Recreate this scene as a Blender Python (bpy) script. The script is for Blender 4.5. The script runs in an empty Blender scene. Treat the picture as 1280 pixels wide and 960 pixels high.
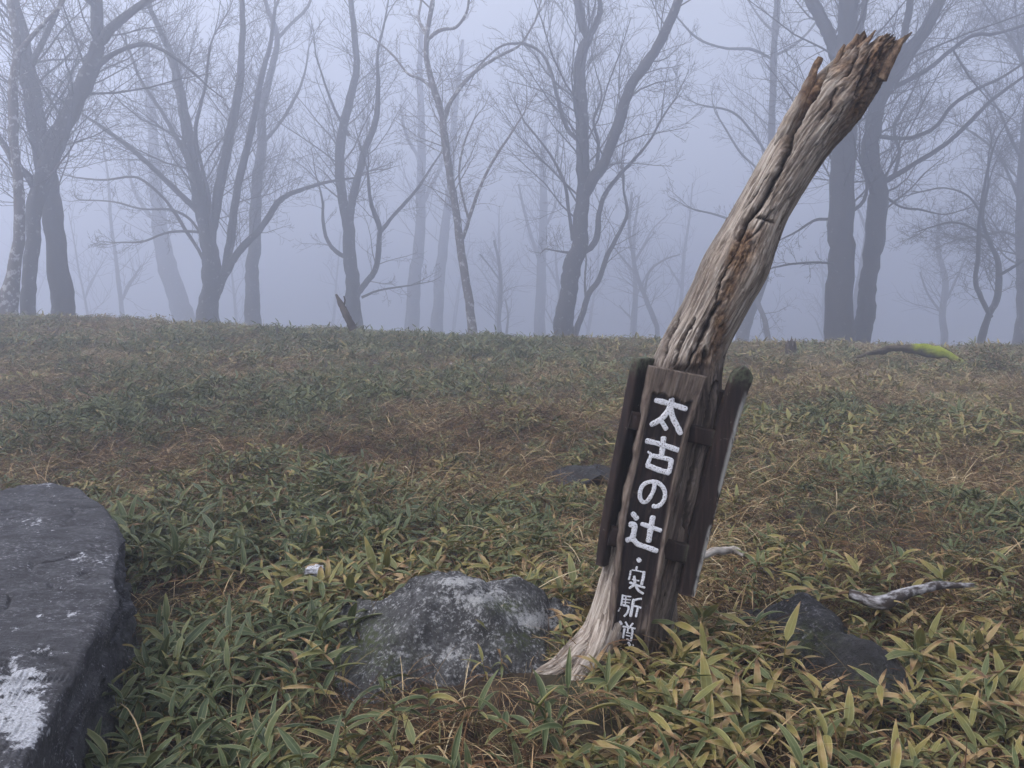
import bpy, math, random
import numpy as np
from mathutils import Vector
random.seed(7); rng = np.random.default_rng(7)
S = bpy.context.scene
COL = S.collection
R = math.radians
# ------------------------------------------------------------------ camera
EYE = 1.5; PITCH = R(8.3); FPX = 960.0
cam_d = bpy.data.cameras.new('camera'); cam = bpy.data.objects.new('camera', cam_d); COL.objects.link(cam)
cam.location = (0, 0, EYE); cam.rotation_euler = (math.pi/2 - PITCH, 0, 0)
cam_d.sensor_width = 36; cam_d.lens = 27; cam_d.clip_start = .05; cam_d.clip_end = 600
S.camera = cam
# ------------------------------------------------------------------ sky and sun (overcast, in cloud)
SUN_EL, SUN_AZ = R(52), R(-105)          # azimuth from +Y towards +X
w = bpy.data.worlds.new('World'); S.world = w; w.use_nodes = True
nt = w.node_tree; bgn = nt.nodes['Background']
sky = nt.nodes.new('ShaderNodeTexSky'); sky.sky_type = 'NISHITA'; sky.sun_disc = False
sky.sun_elevation = SUN_EL; sky.sun_rotation = SUN_AZ; sky.dust_density = 3; sky.air_density = 1.0
hs = nt.nodes.new('ShaderNodeHueSaturation'); hs.inputs['Saturation'].default_value = .22
nt.links.new(sky.outputs[0], hs.inputs['Color'])
nt.links.new(hs.outputs[0], bgn.inputs[0]); bgn.inputs[1].default_value = .15
# cloud cover: the overhead sky of an overcast day is brighter than its horizon; ramp steepened further to darken low fog and brighten the top
tc = nt.nodes.new('ShaderNodeTexCoord'); sx = nt.nodes.new('ShaderNodeSeparateXYZ'); nt.links.new(tc.outputs['Generated'], sx.inputs[0])
oc = nt.nodes.new('ShaderNodeMapRange'); oc.clamp = True; nt.links.new(sx.outputs[2], oc.inputs[0])
for i_, v_ in enumerate((0, 1, .22, 2.3)): oc.inputs[i_+1].default_value = v_
mx = nt.nodes.new('ShaderNodeVectorMath'); mx.operation = 'SCALE'; nt.links.new(hs.outputs[0], mx.inputs[0]); nt.links.new(oc.outputs[0], mx.inputs['Scale']); nt.links.new(mx.outputs[0], bgn.inputs[0])
sl = bpy.data.lights.new('sun', 'SUN'); so = bpy.data.objects.new('sun', sl); COL.objects.link(so)
sl.energy = 1.4; sl.angle = R(40); sl.color = (1.0, .97, .94)
sdir = Vector((math.sin(SUN_AZ)*math.cos(SUN_EL), math.cos(SUN_AZ)*math.cos(SUN_EL), math.sin(SUN_EL)))
so.rotation_euler = sdir.to_track_quat('Z', 'Y').to_euler()
S.view_settings.view_transform = 'Standard'; S.view_settings.look = 'None'
S.view_settings.exposure = 0.60; S.view_settings.gamma = 1
try:
    S.cycles.volume_bounces = 3; S.cycles.max_bounces = 8; S.cycles.diffuse_bounces = 3
    S.cycles.transparent_max_bounces = 8; S.cycles.use_denoising = True
except Exception: pass
HAZE = 0.017
# ------------------------------------------------------------------ pixel <-> world
cp, sp = math.cos(PITCH), math.sin(PITCH)
def ray(px, py):
    a = (px-640)/FPX; b = -(py-480)/FPX
    return np.array([a, cp + b*sp, -sp + b*cp])
def W(px, py, Y):
    d = ray(px, py); return np.array([0, 0, EYE]) + d*(Y/d[1])
def G(px, py, z=0.0):
    d = ray(px, py); return np.array([0, 0, EYE]) + d*((z-EYE)/d[2])
def PXP(P):                          # world -> pixel, arrays
    P = np.asarray(P); x = P[..., 0]; y = P[..., 1]; z = P[..., 2]-EYE
    dep = y*cp - z*sp; up = y*sp + z*cp
    return 640+FPX*x/dep, 480-FPX*up/dep
# ------------------------------------------------------------------ numpy noise
def _h(ix, iy, iz, s):
    n = (ix*374761393 + iy*668265263 + iz*2147483647 + s*1274126177) & 0xffffffff
    n = ((n ^ (n >> 13))*1274126177) & 0xffffffff
    n = ((n ^ (n >> 16))*2246822519) & 0xffffffff
    return ((n ^ (n >> 15)) & 0xffff)/65535.0
def vn(x, y, z=0.0, s=0):
    x, y, z = np.broadcast_arrays(np.asarray(x, float), np.asarray(y, float), np.asarray(z, float))
    fx, fy, fz = np.floor(x), np.floor(y), np.floor(z)
    ix, iy, iz = fx.astype(np.int64), fy.astype(np.int64), fz.astype(np.int64)
    tx, ty, tz = x-fx, y-fy, z-fz
    tx = tx*tx*(3-2*tx); ty = ty*ty*(3-2*ty); tz = tz*tz*(3-2*tz)
    r = 0
    for dx in (0, 1):
        for dy in (0, 1):
            for dz in (0, 1):
                wgt = (tx if dx else 1-tx)*(ty if dy else 1-ty)*(tz if dz else 1-tz)
                r = r + wgt*_h(ix+dx, iy+dy, iz+dz, s)
    return r*2-1
def fbm(x, y, z=0.0, o=4, s=0, g=.5):
    a = 1; t = 0; n = 0; x = np.asarray(x, float)
    for i in range(o):
        t = t + a*vn(x*2**i, np.asarray(y)*2**i, np.asarray(z)*2**i, s+i); n += a; a *= g
    return t/n
def sst(a, b, x):
    t = np.clip((x-a)/(b-a), 0, 1); return t*t*(3-2*t)
# ------------------------------------------------------------------ mesh helpers
def mesh(name, V, F, mat=None, parent=None, attrs=None, smooth=True, uv=None):
    me = bpy.data.meshes.new(name)
    V = np.asarray(V, dtype=np.float32)
    if isinstance(F, np.ndarray):
        n, k = F.shape
        me.vertices.add(len(V)); me.vertices.foreach_set('co', V.ravel())
        me.loops.add(n*k); me.loops.foreach_set('vertex_index', F.astype(np.int32).ravel())
        me.polygons.add(n); me.polygons.foreach_set('loop_start', np.arange(0, n*k, k, dtype=np.int32))
        me.update(calc_edges=True)
    else:
        me.from_pydata(V.tolist(), [], F)
    if smooth: me.polygons.foreach_set('use_smooth', np.ones(len(me.polygons), dtype=bool))
    for k_, a in (attrs or {}).items():
        a = np.asarray(a, dtype=np.float32)
        if a.ndim == 1:
            t = me.attributes.new(k_, 'FLOAT', 'POINT'); t.data.foreach_set('value', a)
        else:
            t = me.attributes.new(k_, 'FLOAT_VECTOR', 'POINT'); t.data.foreach_set('vector', a.ravel())
    me.update()
    if mat: me.materials.append(mat)
    o = bpy.data.objects.new(name, me)
    if parent is not False: COL.objects.link(o)
    if parent: o.parent = parent
    return o
def tag(o, label=None, cat=None, group=None, kind=None):
    if label: o['label'] = label
    if cat: o['category'] = cat
    if group: o['group'] = group
    if kind: o['kind'] = kind
    return o
def empty(name, loc=(0, 0, 0)):
    o = bpy.data.objects.new(name, None); COL.objects.link(o); o.location = [float(c) for c in loc]
    o.empty_display_size = .1; return o
def adopt(o, root):                  # world-space mesh under a root placed elsewhere
    o.parent = root; l = root.location
    me = o.data
    n = len(me.vertices); a = np.empty(n*3, dtype=np.float32); me.vertices.foreach_get('co', a)
    a = a.reshape(-1, 3) - np.array(l, dtype=np.float32); me.vertices.foreach_set('co', a.ravel()); me.update()
    return o
def gridF(nu, nv, wrap=False):
    i = np.arange(nv-1)[:, None]; j = np.arange(nu if wrap else nu-1)[None, :]
    j2 = (j+1) % nu
    a = i*nu+j; b = i*nu+j2; c = (i+1)*nu+j2; d = (i+1)*nu+j
    return np.stack([a, b, c, d], -1).reshape(-1, 4)
class Tubes:
    def __init__(s): s.V = []; s.F = []; s.U = []; s.n = 0
    def add(s, P, rad, sides=6, cap=False):
        P = np.asarray(P, float); rad = np.asarray(rad, float); n = len(P)
        T = np.empty_like(P); T[1:-1] = P[2:]-P[:-2]; T[0] = P[1]-P[0]; T[-1] = P[-1]-P[-2]
        T /= (np.linalg.norm(T, axis=1, keepdims=True)+1e-12)
        ref = np.array([0, 1., 0]) if abs(T[:, 1]).max() < .9 else np.array([1., 0, 0])
        if abs(T @ ref).max() > .97: ref = np.array([.6, .0, .8])
        A = np.cross(T, ref); A /= (np.linalg.norm(A, axis=1, keepdims=True)+1e-12); B = np.cross(T, A)
        th = np.arange(sides)*2*math.pi/sides
        ring = P[:, None, :] + rad[:, None, None]*(np.cos(th)[None, :, None]*A[:, None, :] + np.sin(th)[None, :, None]*B[:, None, :])
        s.V.append(ring.reshape(-1, 3)); s.F.append(gridF(sides, n, True)+s.n)
        L = np.concatenate([[0], np.cumsum(np.linalg.norm(np.diff(P, axis=0), axis=1))])
        uu = np.empty((n, sides, 3)); uu[..., 0] = np.cos(th)[None]*rad[:, None]; uu[..., 1] = np.sin(th)[None]*rad[:, None]; uu[..., 2] = L[:, None]
        s.U.append(uu.reshape(-1, 3))
        base = s.n; s.n += n*sides
        if cap:
            for e, q in ((0, 0), (n-1, 1)):
                s.V.append(P[e][None]); s.U.append(np.array([[0, 0, L[e]]]))
                j = np.arange(sides); a = base+e*sides+j; b = base+e*sides+(j+1) % sides; c = np.full(sides, s.n)
                s.F.append(np.stack([a, b, c, c], -1)); s.n += 1
    def arrays(s): return np.concatenate(s.V), np.concatenate(s.F), np.concatenate(s.U)
    def build(s, name, mat, parent=None, **k):
        V, F, U = s.arrays()
        tri = F[:, 2] == F[:, 3]
        if tri.any():
            FF = [tuple(f[:3]) if t else tuple(f) for f, t in zip(F.tolist(), tri)]
        else: FF = F
        return mesh(name, V, FF, mat, parent, attrs={'wuv': U}, **k)
def catmull(P, m):
    P = np.asarray(P, float)
    if len(P) == 2: t = np.linspace(0, 1, m)[:, None]; return P[0]*(1-t)+P[1]*t
    Q = np.vstack([2*P[0]-P[1], P, 2*P[-1]-P[-2]])
    seg = np.linalg.norm(np.diff(P, axis=0), axis=1); c = np.concatenate([[0], np.cumsum(seg)])
    u = np.linspace(0, c[-1], m); k = np.clip(np.searchsorted(c, u, 'right')-1, 0, len(seg)-1)
    t = ((u-c[k])/seg[k])[:, None]
    p0, p1, p2, p3 = Q[k], Q[k+1], Q[k+2], Q[k+3]
    return .5*((2*p1)+(-p0+p2)*t+(2*p0-5*p1+4*p2-p3)*t*t+(-p0+3*p1-3*p2+p3)*t**3)
# ------------------------------------------------------------------ material helpers
class M:
    def __init__(s, name):
        s.m = bpy.data.materials.new(name); s.m.use_nodes = True; s.t = s.m.node_tree
        s.b = s.t.nodes['Principled BSDF']; s.b.inputs['Specular IOR Level'].default_value = .3
    def n(s, typ, **k):
        x = s.t.nodes.new(typ)
        for a, v in k.items(): setattr(x, a, v)
        return x
    def L(s, a, b): s.t.links.new(a, b)
    def val(s, x, sock):
        if isinstance(x, (int, float)): sock.default_value = x
        elif isinstance(x, tuple): sock.default_value = (*x, 1) if len(x) == 3 else x
        else: s.L(x, sock)
    def attr(s, name, inst=False):
        x = s.n('ShaderNodeAttribute', attribute_name=name)
        if inst: x.attribute_type = 'INSTANCER'
        return x
    def obj(s): return s.n('ShaderNodeTexCoord').outputs['Object']
    def geo(s): return s.n('ShaderNodeNewGeometry').outputs['Position']
    def mapv(s, v, sc):
        x = s.n('ShaderNodeMapping'); s.L(v, x.inputs[0]); x.inputs['Scale'].default_value = sc; return x.outputs[0]
    def noise(s, v, sc, det=4, rough=.55, dist=0):
        x = s.n('ShaderNodeTexNoise'); s.L(v, x.inputs['Vector']); x.inputs['Scale'].default_value = sc
        x.inputs['Detail'].default_value = det; x.inputs['Roughness'].default_value = rough
        x.inputs['Distortion'].default_value = dist; return x.outputs['Fac']
    def vor(s, v, sc, f='F1'):
        x = s.n('ShaderNodeTexVoronoi'); x.feature = f; s.L(v, x.inputs['Vector']); x.inputs['Scale'].default_value = sc
        return x.outputs['Distance']
    def mr(s, v, a, b, c=0., d=1.):
        x = s.n('ShaderNodeMapRange'); x.clamp = True; s.L(v, x.inputs[0])
        for i, q in enumerate((a, b, c, d)): x.inputs[i+1].default_value = q
        return x.outputs[0]
    def mix(s, f, a, b):
        x = s.n('ShaderNodeMix', data_type='RGBA'); s.val(f, x.inputs[0]); s.val(a, x.inputs[6]); s.val(b, x.inputs[7]); return x.outputs[2]
    def math(s, op, a, b=0.):
        x = s.n('ShaderNodeMath', operation=op); s.val(a, x.inputs[0]); s.val(b, x.inputs[1]); return x.outputs[0]
    def ramp(s, f, stops):
        x = s.n('ShaderNodeValToRGB'); s.L(f, x.inputs[0]); e = x.color_ramp.elements
        while len(e) < len(stops): e.new(.5)
        for i, (p, c) in enumerate(stops): e[i].position = p; e[i].color = (*c, 1)
        return x.outputs[0]
    def bump(s, h, st, dist=.01, prev=None):
        x = s.n('ShaderNodeBump'); s.L(h, x.inputs['Height']); x.inputs['Strength'].default_value = st
        x.inputs['Distance'].default_value = dist
        if prev: s.L(prev, x.inputs['Normal'])
        return x.outputs[0]
    def out(s, col=None, rough=None, nrm=None, spec=None):
        if col is not None: s.val(col, s.b.inputs['Base Color'])
        if rough is not None: s.val(rough, s.b.inputs['Roughness'])
        if nrm is not None: s.L(nrm, s.b.inputs['Normal'])
        if spec is not None: s.b.inputs['Specular IOR Level'].default_value = spec
        return s.m
# ------------------------------------------------------------------ terrain
BUMPS = []
def hgt(x, y):
    x = np.asarray(x, float); y = np.asarray(y, float)
    left = np.clip(-x, 0, 14); right = np.clip(x, 0, 14)
    k = sst(4, 15, y)
    z = k*(-.05 + .047*left - .018*right)
    over = np.clip(y-15.5, 0, 200)
    z = z - np.where(over < 8, .012*over**2, .768+.19*(over-8))*np.clip(1-(over-40)/400, .5, 1)
    z = z - .0*x
    near = 1-.5*sst(14, 22, y)
    z = z + near*(.07*vn(x*.55, y*.55, 3.3, 5) + .055*vn(x*1.5, y*1.5, 1.1, 6) + .022*vn(x*4, y*4, 0, 7))*sst(0, 3.5, y+0*x)
    z = z + .06*np.exp(-((x-1.1)/1.2)**2-((y-6.5)/1.2)**2) + .10*np.exp(-((x+1.6)/1.0)**2-((y-4.9)/.8)**2)
    return z - .03
def GT(px, py, dz=0.0):              # where the ray through a photo point meets the terrain
    d = ray(px, py); ts = np.linspace(.8, 60, 6000); P = np.array([0, 0, EYE])+ts[:, None]*d
    k = np.argmax(P[:, 2] < hgt(P[:, 0], P[:, 1])+dz); return P[k]
# ground -----------------------------------------------------------
m = M('ground_soil'); p = m.geo()
c = m.ramp(m.noise(p, 9, 6, .65), [(.3, (.013, .009, .006)), (.5, (.032, .020, .012)), (.62, (.062, .041, .023)), (.75, (.038, .038, .017))])
c = m.mix(m.mr(m.noise(p, 1.1, 3), .5, .62), c, (.040, .043, .020))
MAT_GROUND = m.out(c, .95, m.bump(m.noise(p, 60, 5, .7), .9, .02))
ys = np.concatenate([np.linspace(-34, 0, 20)[:-1], np.linspace(0, 22, 230)[:-1], np.linspace(22, 132, 80)])
u = np.linspace(-1, 1, 161); xs = np.sign(u)*(np.abs(u)**2.2)*92
X, Y = np.meshgrid(xs, ys)
V = np.stack([X, Y, hgt(X, Y)], -1).reshape(-1, 3)
tag(mesh('ground', V, gridF(len(xs), len(ys)), MAT_GROUND), kind='structure')
# haze -------------------------------------------------------------
bb = [(-94, -40, -30), (94, -40, -30), (94, 138, -30), (-94, 138, -30), (-94, -40, 36), (94, -40, 36), (94, 138, 36), (-94, 138, 36)]
hm = bpy.data.materials.new('haze_air'); hm.use_nodes = True; ht = hm.node_tree; ht.nodes.clear()
ho = ht.nodes.new('ShaderNodeOutputMaterial'); hv = ht.nodes.new('ShaderNodeVolumePrincipled')
hv.inputs['Color'].default_value = (.82, .865, 1.0, 1); hv.inputs['Density'].default_value = HAZE; hv.inputs['Anisotropy'].default_value = .6
ht.links.new(hv.outputs[0], ho.inputs['Volume'])
tag(mesh('haze', bb, [(3, 2, 1, 0), (4, 5, 6, 7), (0, 1, 5, 4), (1, 2, 6, 5), (2, 3, 7, 6), (3, 0, 4, 7)], hm, smooth=False), kind='stuff')
# ------------------------------------------------------------------ signpost materials
m = M('bleached_snag_wood')
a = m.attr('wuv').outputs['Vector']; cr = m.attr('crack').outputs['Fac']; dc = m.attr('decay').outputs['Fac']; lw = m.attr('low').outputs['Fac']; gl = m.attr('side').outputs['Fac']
g1 = m.noise(m.mapv(a, (85, 85, 3.6)), 1, 6, .64, .12); g2 = m.noise(m.mapv(a, (14, 14, 2.2)), 1, 4, .55, .4); g3 = m.noise(m.mapv(a, (220, 220, 36)), 1, 3, .6)
c = m.ramp(g1, [(.28, (.040, .028, .021)), (.41, (.145, .112, .088)), (.50, (.29, .242, .200)), (.70, (.50, .445, .385))])
c = m.mix(m.mr(g2, .50, .66), c, m.mix(g3, (.11, .085, .066), (.26, .205, .165)))
c = m.mix(m.math('MULTIPLY', m.mr(g3, .55, .7), .55), c, (.60, .55, .50))
dcol = m.ramp(m.noise(m.mapv(a, (50, 50, 36)), 1, 5, .7), [(.33, (.022, .013, .009)), (.47, (.105, .056, .030)), (.60, (.23, .145, .085)), (.76, (.46, .36, .26))])
c = m.mix(m.math('MULTIPLY', dc, m.mr(g1, .25, .5, .7, 1)), c, dcol)
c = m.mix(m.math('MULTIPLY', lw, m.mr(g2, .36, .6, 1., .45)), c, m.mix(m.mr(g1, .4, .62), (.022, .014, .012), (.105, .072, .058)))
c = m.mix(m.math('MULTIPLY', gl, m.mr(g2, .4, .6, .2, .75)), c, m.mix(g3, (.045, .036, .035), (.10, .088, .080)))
c = m.mix(cr, c, (.022, .014, .010))
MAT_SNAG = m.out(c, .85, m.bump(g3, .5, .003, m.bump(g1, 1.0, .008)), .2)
m = M('dark_stained_plank')
a = m.obj(); g1 = m.noise(m.mapv(a, (60, 60, 4)), 1, 5, .6, .3); g2 = m.noise(m.mapv(a, (9, 9, 5)), 1, 4)
c = m.ramp(g1, [(.3, (.008, .0055, .0055)), (.55, (.026, .015, .013)), (.75, (.060, .034, .027))])
c = m.mix(m.mr(m.noise(a, 45, 4), .68, .76), c, (.16, .155, .12))
z = m.attr('algae').outputs['Fac']
c = m.mix(m.math('MULTIPLY', z, m.mr(m.noise(a, 60, 4), .35, .6)), c, (.085, .095, .062))
e = m.attr('edge').outputs['Fac']
c = m.mix(m.math('MULTIPLY', e, m.mr(m.noise(m.mapv(a, (40, 40, 12)), 1, 4), .44, .56)), c, (.36, .35, .33))
MAT_PLANK = m.out(c, .75, m.bump(g1, .8, .004), .25)
m = M('sign_board_wood')
a = m.attr('wuv').outputs['Vector']; rim = m.attr('rim').outputs['Fac']
g1 = m.noise(m.mapv(a, (80, 6, 30)), 1, 6, .65, .3); g2 = m.noise(m.mapv(a, (22, 12, 9)), 1, 4, .6); g3 = m.noise(m.mapv(a, (260, 130, 30)), 1, 3)
c = m.ramp(g1, [(.3, (.008, .006, .008)), (.5, (.017, .011, .012)), (.66, (.038, .022, .019)), (.8, (.10, .07, .06))])
c = m.mix(m.mr(g2, .60, .70, 0, .75), c, m.mix(g3, (.07, .046, .040), (.20, .16, .13)))
rc = m.ramp(g1, [(.3, (.040, .028, .022)), (.5, (.125, .095, .076)), (.7, (.24, .195, .165))])
rc = m.mix(m.mr(g2, .5, .62, 0, .7), rc, (.045, .029, .024))
c = m.mix(rim, c, rc)
MAT_BOARD = m.out(c, .8, m.bump(g3, .4, .002, m.bump(g1, .8, .005)), .25)
m = M('chipped_white_paint')
a = m.geo(); n = m.noise(a, 210, 3, .6)
c = m.mix(m.mr(n, .555, .63), (.80, .80, .84), m.mix(m.noise(a, 300), (.10, .075, .08), (.42, .38, .40)))
c = m.mix(m.mr(m.noise(a, 60, 3), .60, .72, 0, .5), c, (.42, .38, .37))
MAT_PAINT = m.out(c, .6, m.bump(n, .5, .002))
# ------------------------------------------------------------------ signpost
YT, YB = 2.89, 2.748
base = W(790, 850, YT); base[2] = float(hgt(base[0], base[1]))
post = tag(empty('signpost', base), 'weathered leaning tree-trunk signpost with white Japanese lettering on its dark board', 'signpost')
C0 = np.array([1053, 106.]); A0 = np.array([.66, -.75]); P0 = np.array([.75, .66])
pairs = [((742, 905), (838, 905)), ((748, 850), (828, 850)), ((757, 780), (836, 790)), ((766, 700), (852, 715)), ((780, 640), (866, 655)), ((793, 570), (884, 582)),
 ((804, 510), (899, 525)), ((816, 452), (902, 467)), ((831, 418), (910, 434)), ((848, 388), (924, 406)), ((864, 356), (939, 379)), ((879, 322), (957, 347)),
 ((899, 287), (968, 313)), ((921, 250), (982, 277)), ((943, 211), (998, 250)), ((963, 177), (1018, 219)), ((980, 149), (1036, 195)), ((1002, 110), (1066, 163))]
for al, ql, qr in ((-8, -34, 46), (20, -31, 42), (45, -30, 36), (70, -27, 31), (100, -22, 27)):
    pairs.append((tuple(C0+A0*al+P0*ql), tuple(C0+A0*al+P0*qr)))
Lw = np.array([W(*l, YT) for l, r in pairs]); Rw = np.array([W(*r, YT) for l, r in pairs])
NS, NT = 620, 220
Lc = catmull(Lw, NS); Rc = catmull(Rw, NS)
Cc = (Lc+Rc)/2; Pc = (Rc-Lc)/2; hw = np.linalg.norm(Pc, axis=1)
sl_ = np.concatenate([[0], np.cumsum(np.linalg.norm(np.diff(Cc, axis=0), axis=1))])
i_al0 = np.argmin(np.linalg.norm(Cc - W(*(C0+P0*4), YT), axis=1))       # ring at along = 0
al_of = (sl_-sl_[i_al0])/(np.linalg.norm(W(*(C0+A0*50), YT)-W(*C0, YT))/50)
th = np.arange(NT)*2*math.pi/NT; ct, st = np.cos(th), np.sin(th)
cut_c = [-1, -.88, -.8, -.7, -.6, -.5, -.42, -.3, -.2, -.12, -.05, .05, .12, .2, .27, .33, .4, .46, .5, .56, .62, .7, .76, .84, .92, 1]
cut_v = [30, 36, 41, 47, 50, 54, 69, 71, 73, 77, 74, 79, 78, 77, 69, 70, 82, 76, 64, 66, 70, 97, 95, 74, 62, 46]
cut = np.interp(ct, cut_c, cut_v) + 2.5*vn(th*13, 0, 0, 3)+2.5*vn(th*34, 0, 0, 4)
back = np.where(st > 0, 1, 0)                       # st>0 is the far side
cut = np.where(st > .15, 58+10*vn(th*4, 1, 0, 8)+8*vn(th*13, 0, 0, 9)+np.where(ct > .2, 8, 0), cut)
tt = np.linspace(0, 1, NS)
alg = al_of[0] + (cut[None, :]-al_of[0])*tt[:, None]
# blend: keep untouched rings low down
idx = np.interp(alg, al_of, np.arange(NS)); i0 = np.floor(idx).astype(int).clip(0, NS-2); f = (idx-i0)[..., None]
def lerp(A): return A[i0]*(1-f)+A[i0+1]*f
CC = lerp(Cc); PP = lerp(Pc); HH = np.linalg.norm(PP, axis=-1); SS = (sl_[i0]*(1-f[..., 0])+sl_[i0+1]*f[..., 0])
P3 = CC + PP*ct[None, :, None]; P3[..., 1] += HH*.92*st[None, :]
px, py = PXP(P3); front = (st < .25)[None, :]
wu = np.stack([HH*ct[None], HH*st[None]*.92, SS], -1)
# relief: grain ridges, knots, cracks
rad = 0.007*fbm(wu[..., 0]*12, wu[..., 1]*12, SS*2.4, 2, 11) + .0035*fbm(wu[..., 0]*75, wu[..., 1]*75, SS*5, 3, 12) + .002*vn(wu[..., 0]*160, wu[..., 1]*160, SS*9, 14)
ridg = 1-np.abs(fbm(wu[..., 0]*30+fbm(wu[..., 0]*9, 0, SS*4, 2, 2)*.8, wu[..., 1]*30, SS*1.7, 3, 21))*2.2
rad = rad - .006*np.clip(ridg-.80, 0, 1)/.20
ridg2 = 1-np.abs(fbm(wu[..., 0]*62+fbm(wu[..., 0]*20, 0, SS*7, 2, 6), wu[..., 1]*62, SS*4.0, 2, 27))*2.6; rad = rad - .004*np.clip(ridg2-.7, 0, 1)/.3
def segd(px, py, line):
    d = np.full(px.shape, 1e9); tt_ = np.zeros(px.shape); L = len(line)-1
    for i in range(L):
        x0, y0 = line[i][:2]; x1, y1 = line[i+1][:2]; dx, dy = x1-x0, y1-y0
        t = np.clip(((px-x0)*dx+(py-y0)*dy)/(dx*dx+dy*dy), 0, 1)
        q = np.hypot(px-x0-t*dx, py-y0-t*dy); k = q < d; d = np.where(k, q, d); tt_ = np.where(k, (i+t)/L, tt_)
    return d, tt_
cracks = [([(1030, 88), (1015, 122), (1000, 142), (993, 158), (986, 177), (981, 196), (973, 213), (966, 228), (958, 244), (951, 257), (940, 266), (932, 276), (926, 290), (921, 298)], 3.6, .036),
 ([(945, 271), (956, 273), (967, 279)], 1.7, .015), ([(900, 378), (893, 392), (886, 404), (878, 420), (868, 440), (855, 464)], 2.3, .026),
 ([(866, 398), (858, 414), (848, 436), (840, 458)], 1.7, .016), ([(902, 350), (897, 372), (890, 394)], 1.5, .014), ([(846, 392), (836, 420), (828, 446)], 1.4, .012),
 ([(935, 300), (951, 285), (968, 262)], 1.2, .008), ([(883, 436), (884, 450), (878, 462)], 3.0, .02), ([(960, 215), (950, 232), (936, 250), (926, 262)], 1.0, .007),
 ([(1046, 110), (1040, 130), (1028, 148)], 1.6, .010), ([(1088, 70), (1082, 96), (1072, 120)], 2.2, .016), ([(1105, 62), (1100, 90), (1088, 118), (1070, 150)], 2.2, .018),
 ([(1070, 60), (1066, 80), (1060, 92)], 2.6, .02), ([(1060, 130), (1048, 150), (1030, 176)], 1.4, .008), ([(925, 300), (905, 340), (897, 360)], 1.3, .012), ([(896, 480), (885, 540), (868, 600), (858, 660)], 3, .02)]
jx = px+2.4*vn(px*.09, py*.09, 0, 31)+1.2*vn(px*.3, py*.3, 0, 32); jy = py
crk = np.zeros(px.shape)
for ln, wd, dp in cracks:
    d, t_ = segd(jx, jy, ln); prof = np.exp(-(d/(wd*(.75+.5*np.sin(t_*math.pi))))**2)*front
    rad = rad - dp*prof; crk = np.maximum(crk, sst(.25, .85, prof))
# decayed hollows
def blob(cx, cy, rx, ry, ang):
    ca, sa = math.cos(ang), math.sin(ang); dx, dy = px-cx, py-cy
    return np.exp(-(((dx*ca+dy*sa)/rx)**2+((-dx*sa+dy*ca)/ry)**2)**1.5)*front
dec = np.maximum.reduce([blob(926, 318, 19, 36, .38), blob(909, 366, 12, 34, .33), blob(900, 420, 10, 46, .2), blob(1012, 112, 9, 34, .5)*.9, blob(984, 170, 6, 26, .5)*.5,
                         blob(1060, 84, 24, 22, .8)*.8, blob(1094, 80, 34, 52, .7), blob(1086, 126, 18, 62, .62)*.8, blob(1040, 130, 12, 30, .6)*.45, blob(880, 452, 16, 14, .3)*.7, blob(896, 560, 10, 70, .2)*.6])
dec = np.clip(dec*(1.15+.8*fbm(wu[..., 0]*30, wu[..., 1]*30, SS*12, 3, 41)), 0, 1)
crumb = fbm(wu[..., 0]*70, wu[..., 1]*70, SS*38, 3, 42)
rad = rad - dec*(.006+.015*np.abs(crumb)+.008*crumb)
top = sst(-30, 60, alg)
rad = rad*(1+.25*top) - .012*top*np.abs(fbm(wu[..., 0]*60, wu[..., 1]*60, SS*6, 2, 43))
crk = np.maximum(crk*.95, .75*sst(.84, .99, ridg)*sst(-.1, .35, vn(wu[..., 0]*9, 4, SS*3, 77))*front)
crk = np.maximum(crk, .65*sst(.80, .98, ridg2)*sst(-.05, .4, vn(wu[..., 0]*12, 8, SS*4, 78))*front)
low = sst(425, 475, py); side = sst(.38, .97, ct)[None]*np.ones_like(px)*(.6+.8*np.clip(.5+vn(wu[..., 0]*10, 3, SS*5, 91), 0, 1))  # side: right flank darkened in the wood colour, standing in for shade
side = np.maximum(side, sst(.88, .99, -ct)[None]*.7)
rad = rad-.003
nrm = (PP*ct[None, :, None]); nrm[..., 1] += HH*.92*st[None]; nrm /= np.linalg.norm(nrm, axis=-1, keepdims=True)
P3 = P3 + nrm*rad[..., None]
fl = sst(452, 466, py)                                # face cut flat behind the board and rails
P3[..., 1] = np.where(fl > 0, np.maximum(P3[..., 1], 2.805*fl + (1-fl)*P3[..., 1]), P3[..., 1])
# hollow top: inner wall going back down
NI = 26; tin = np.linspace(0, 1, NI)[1:, None]
topc = CC[-1]; rimP = P3[-1]; cen = Cc[np.argmin(abs(al_of-50))]
inn = rimP[None]*(1-tin[..., None]) + cen[None, None]*tin[..., None]
inn = inn + (.006*vn(inn[..., 0]*60, inn[..., 1]*60, inn[..., 2]*60, 3))[..., None]
V = np.concatenate([P3.reshape(-1, 3), inn.reshape(-1, 3)]); F = gridF(NT, NS+NI-1, True)
padv = lambda a_, v: np.concatenate([np.asarray(a_).reshape(-1), np.full((NI-1)*NT, v, float)])
wv = np.concatenate([wu.reshape(-1, 3), inn.reshape(-1, 3)])
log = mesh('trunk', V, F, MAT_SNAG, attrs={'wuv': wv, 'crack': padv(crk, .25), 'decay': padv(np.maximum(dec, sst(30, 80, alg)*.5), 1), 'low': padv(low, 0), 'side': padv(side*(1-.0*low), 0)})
adopt(log, post)
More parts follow.
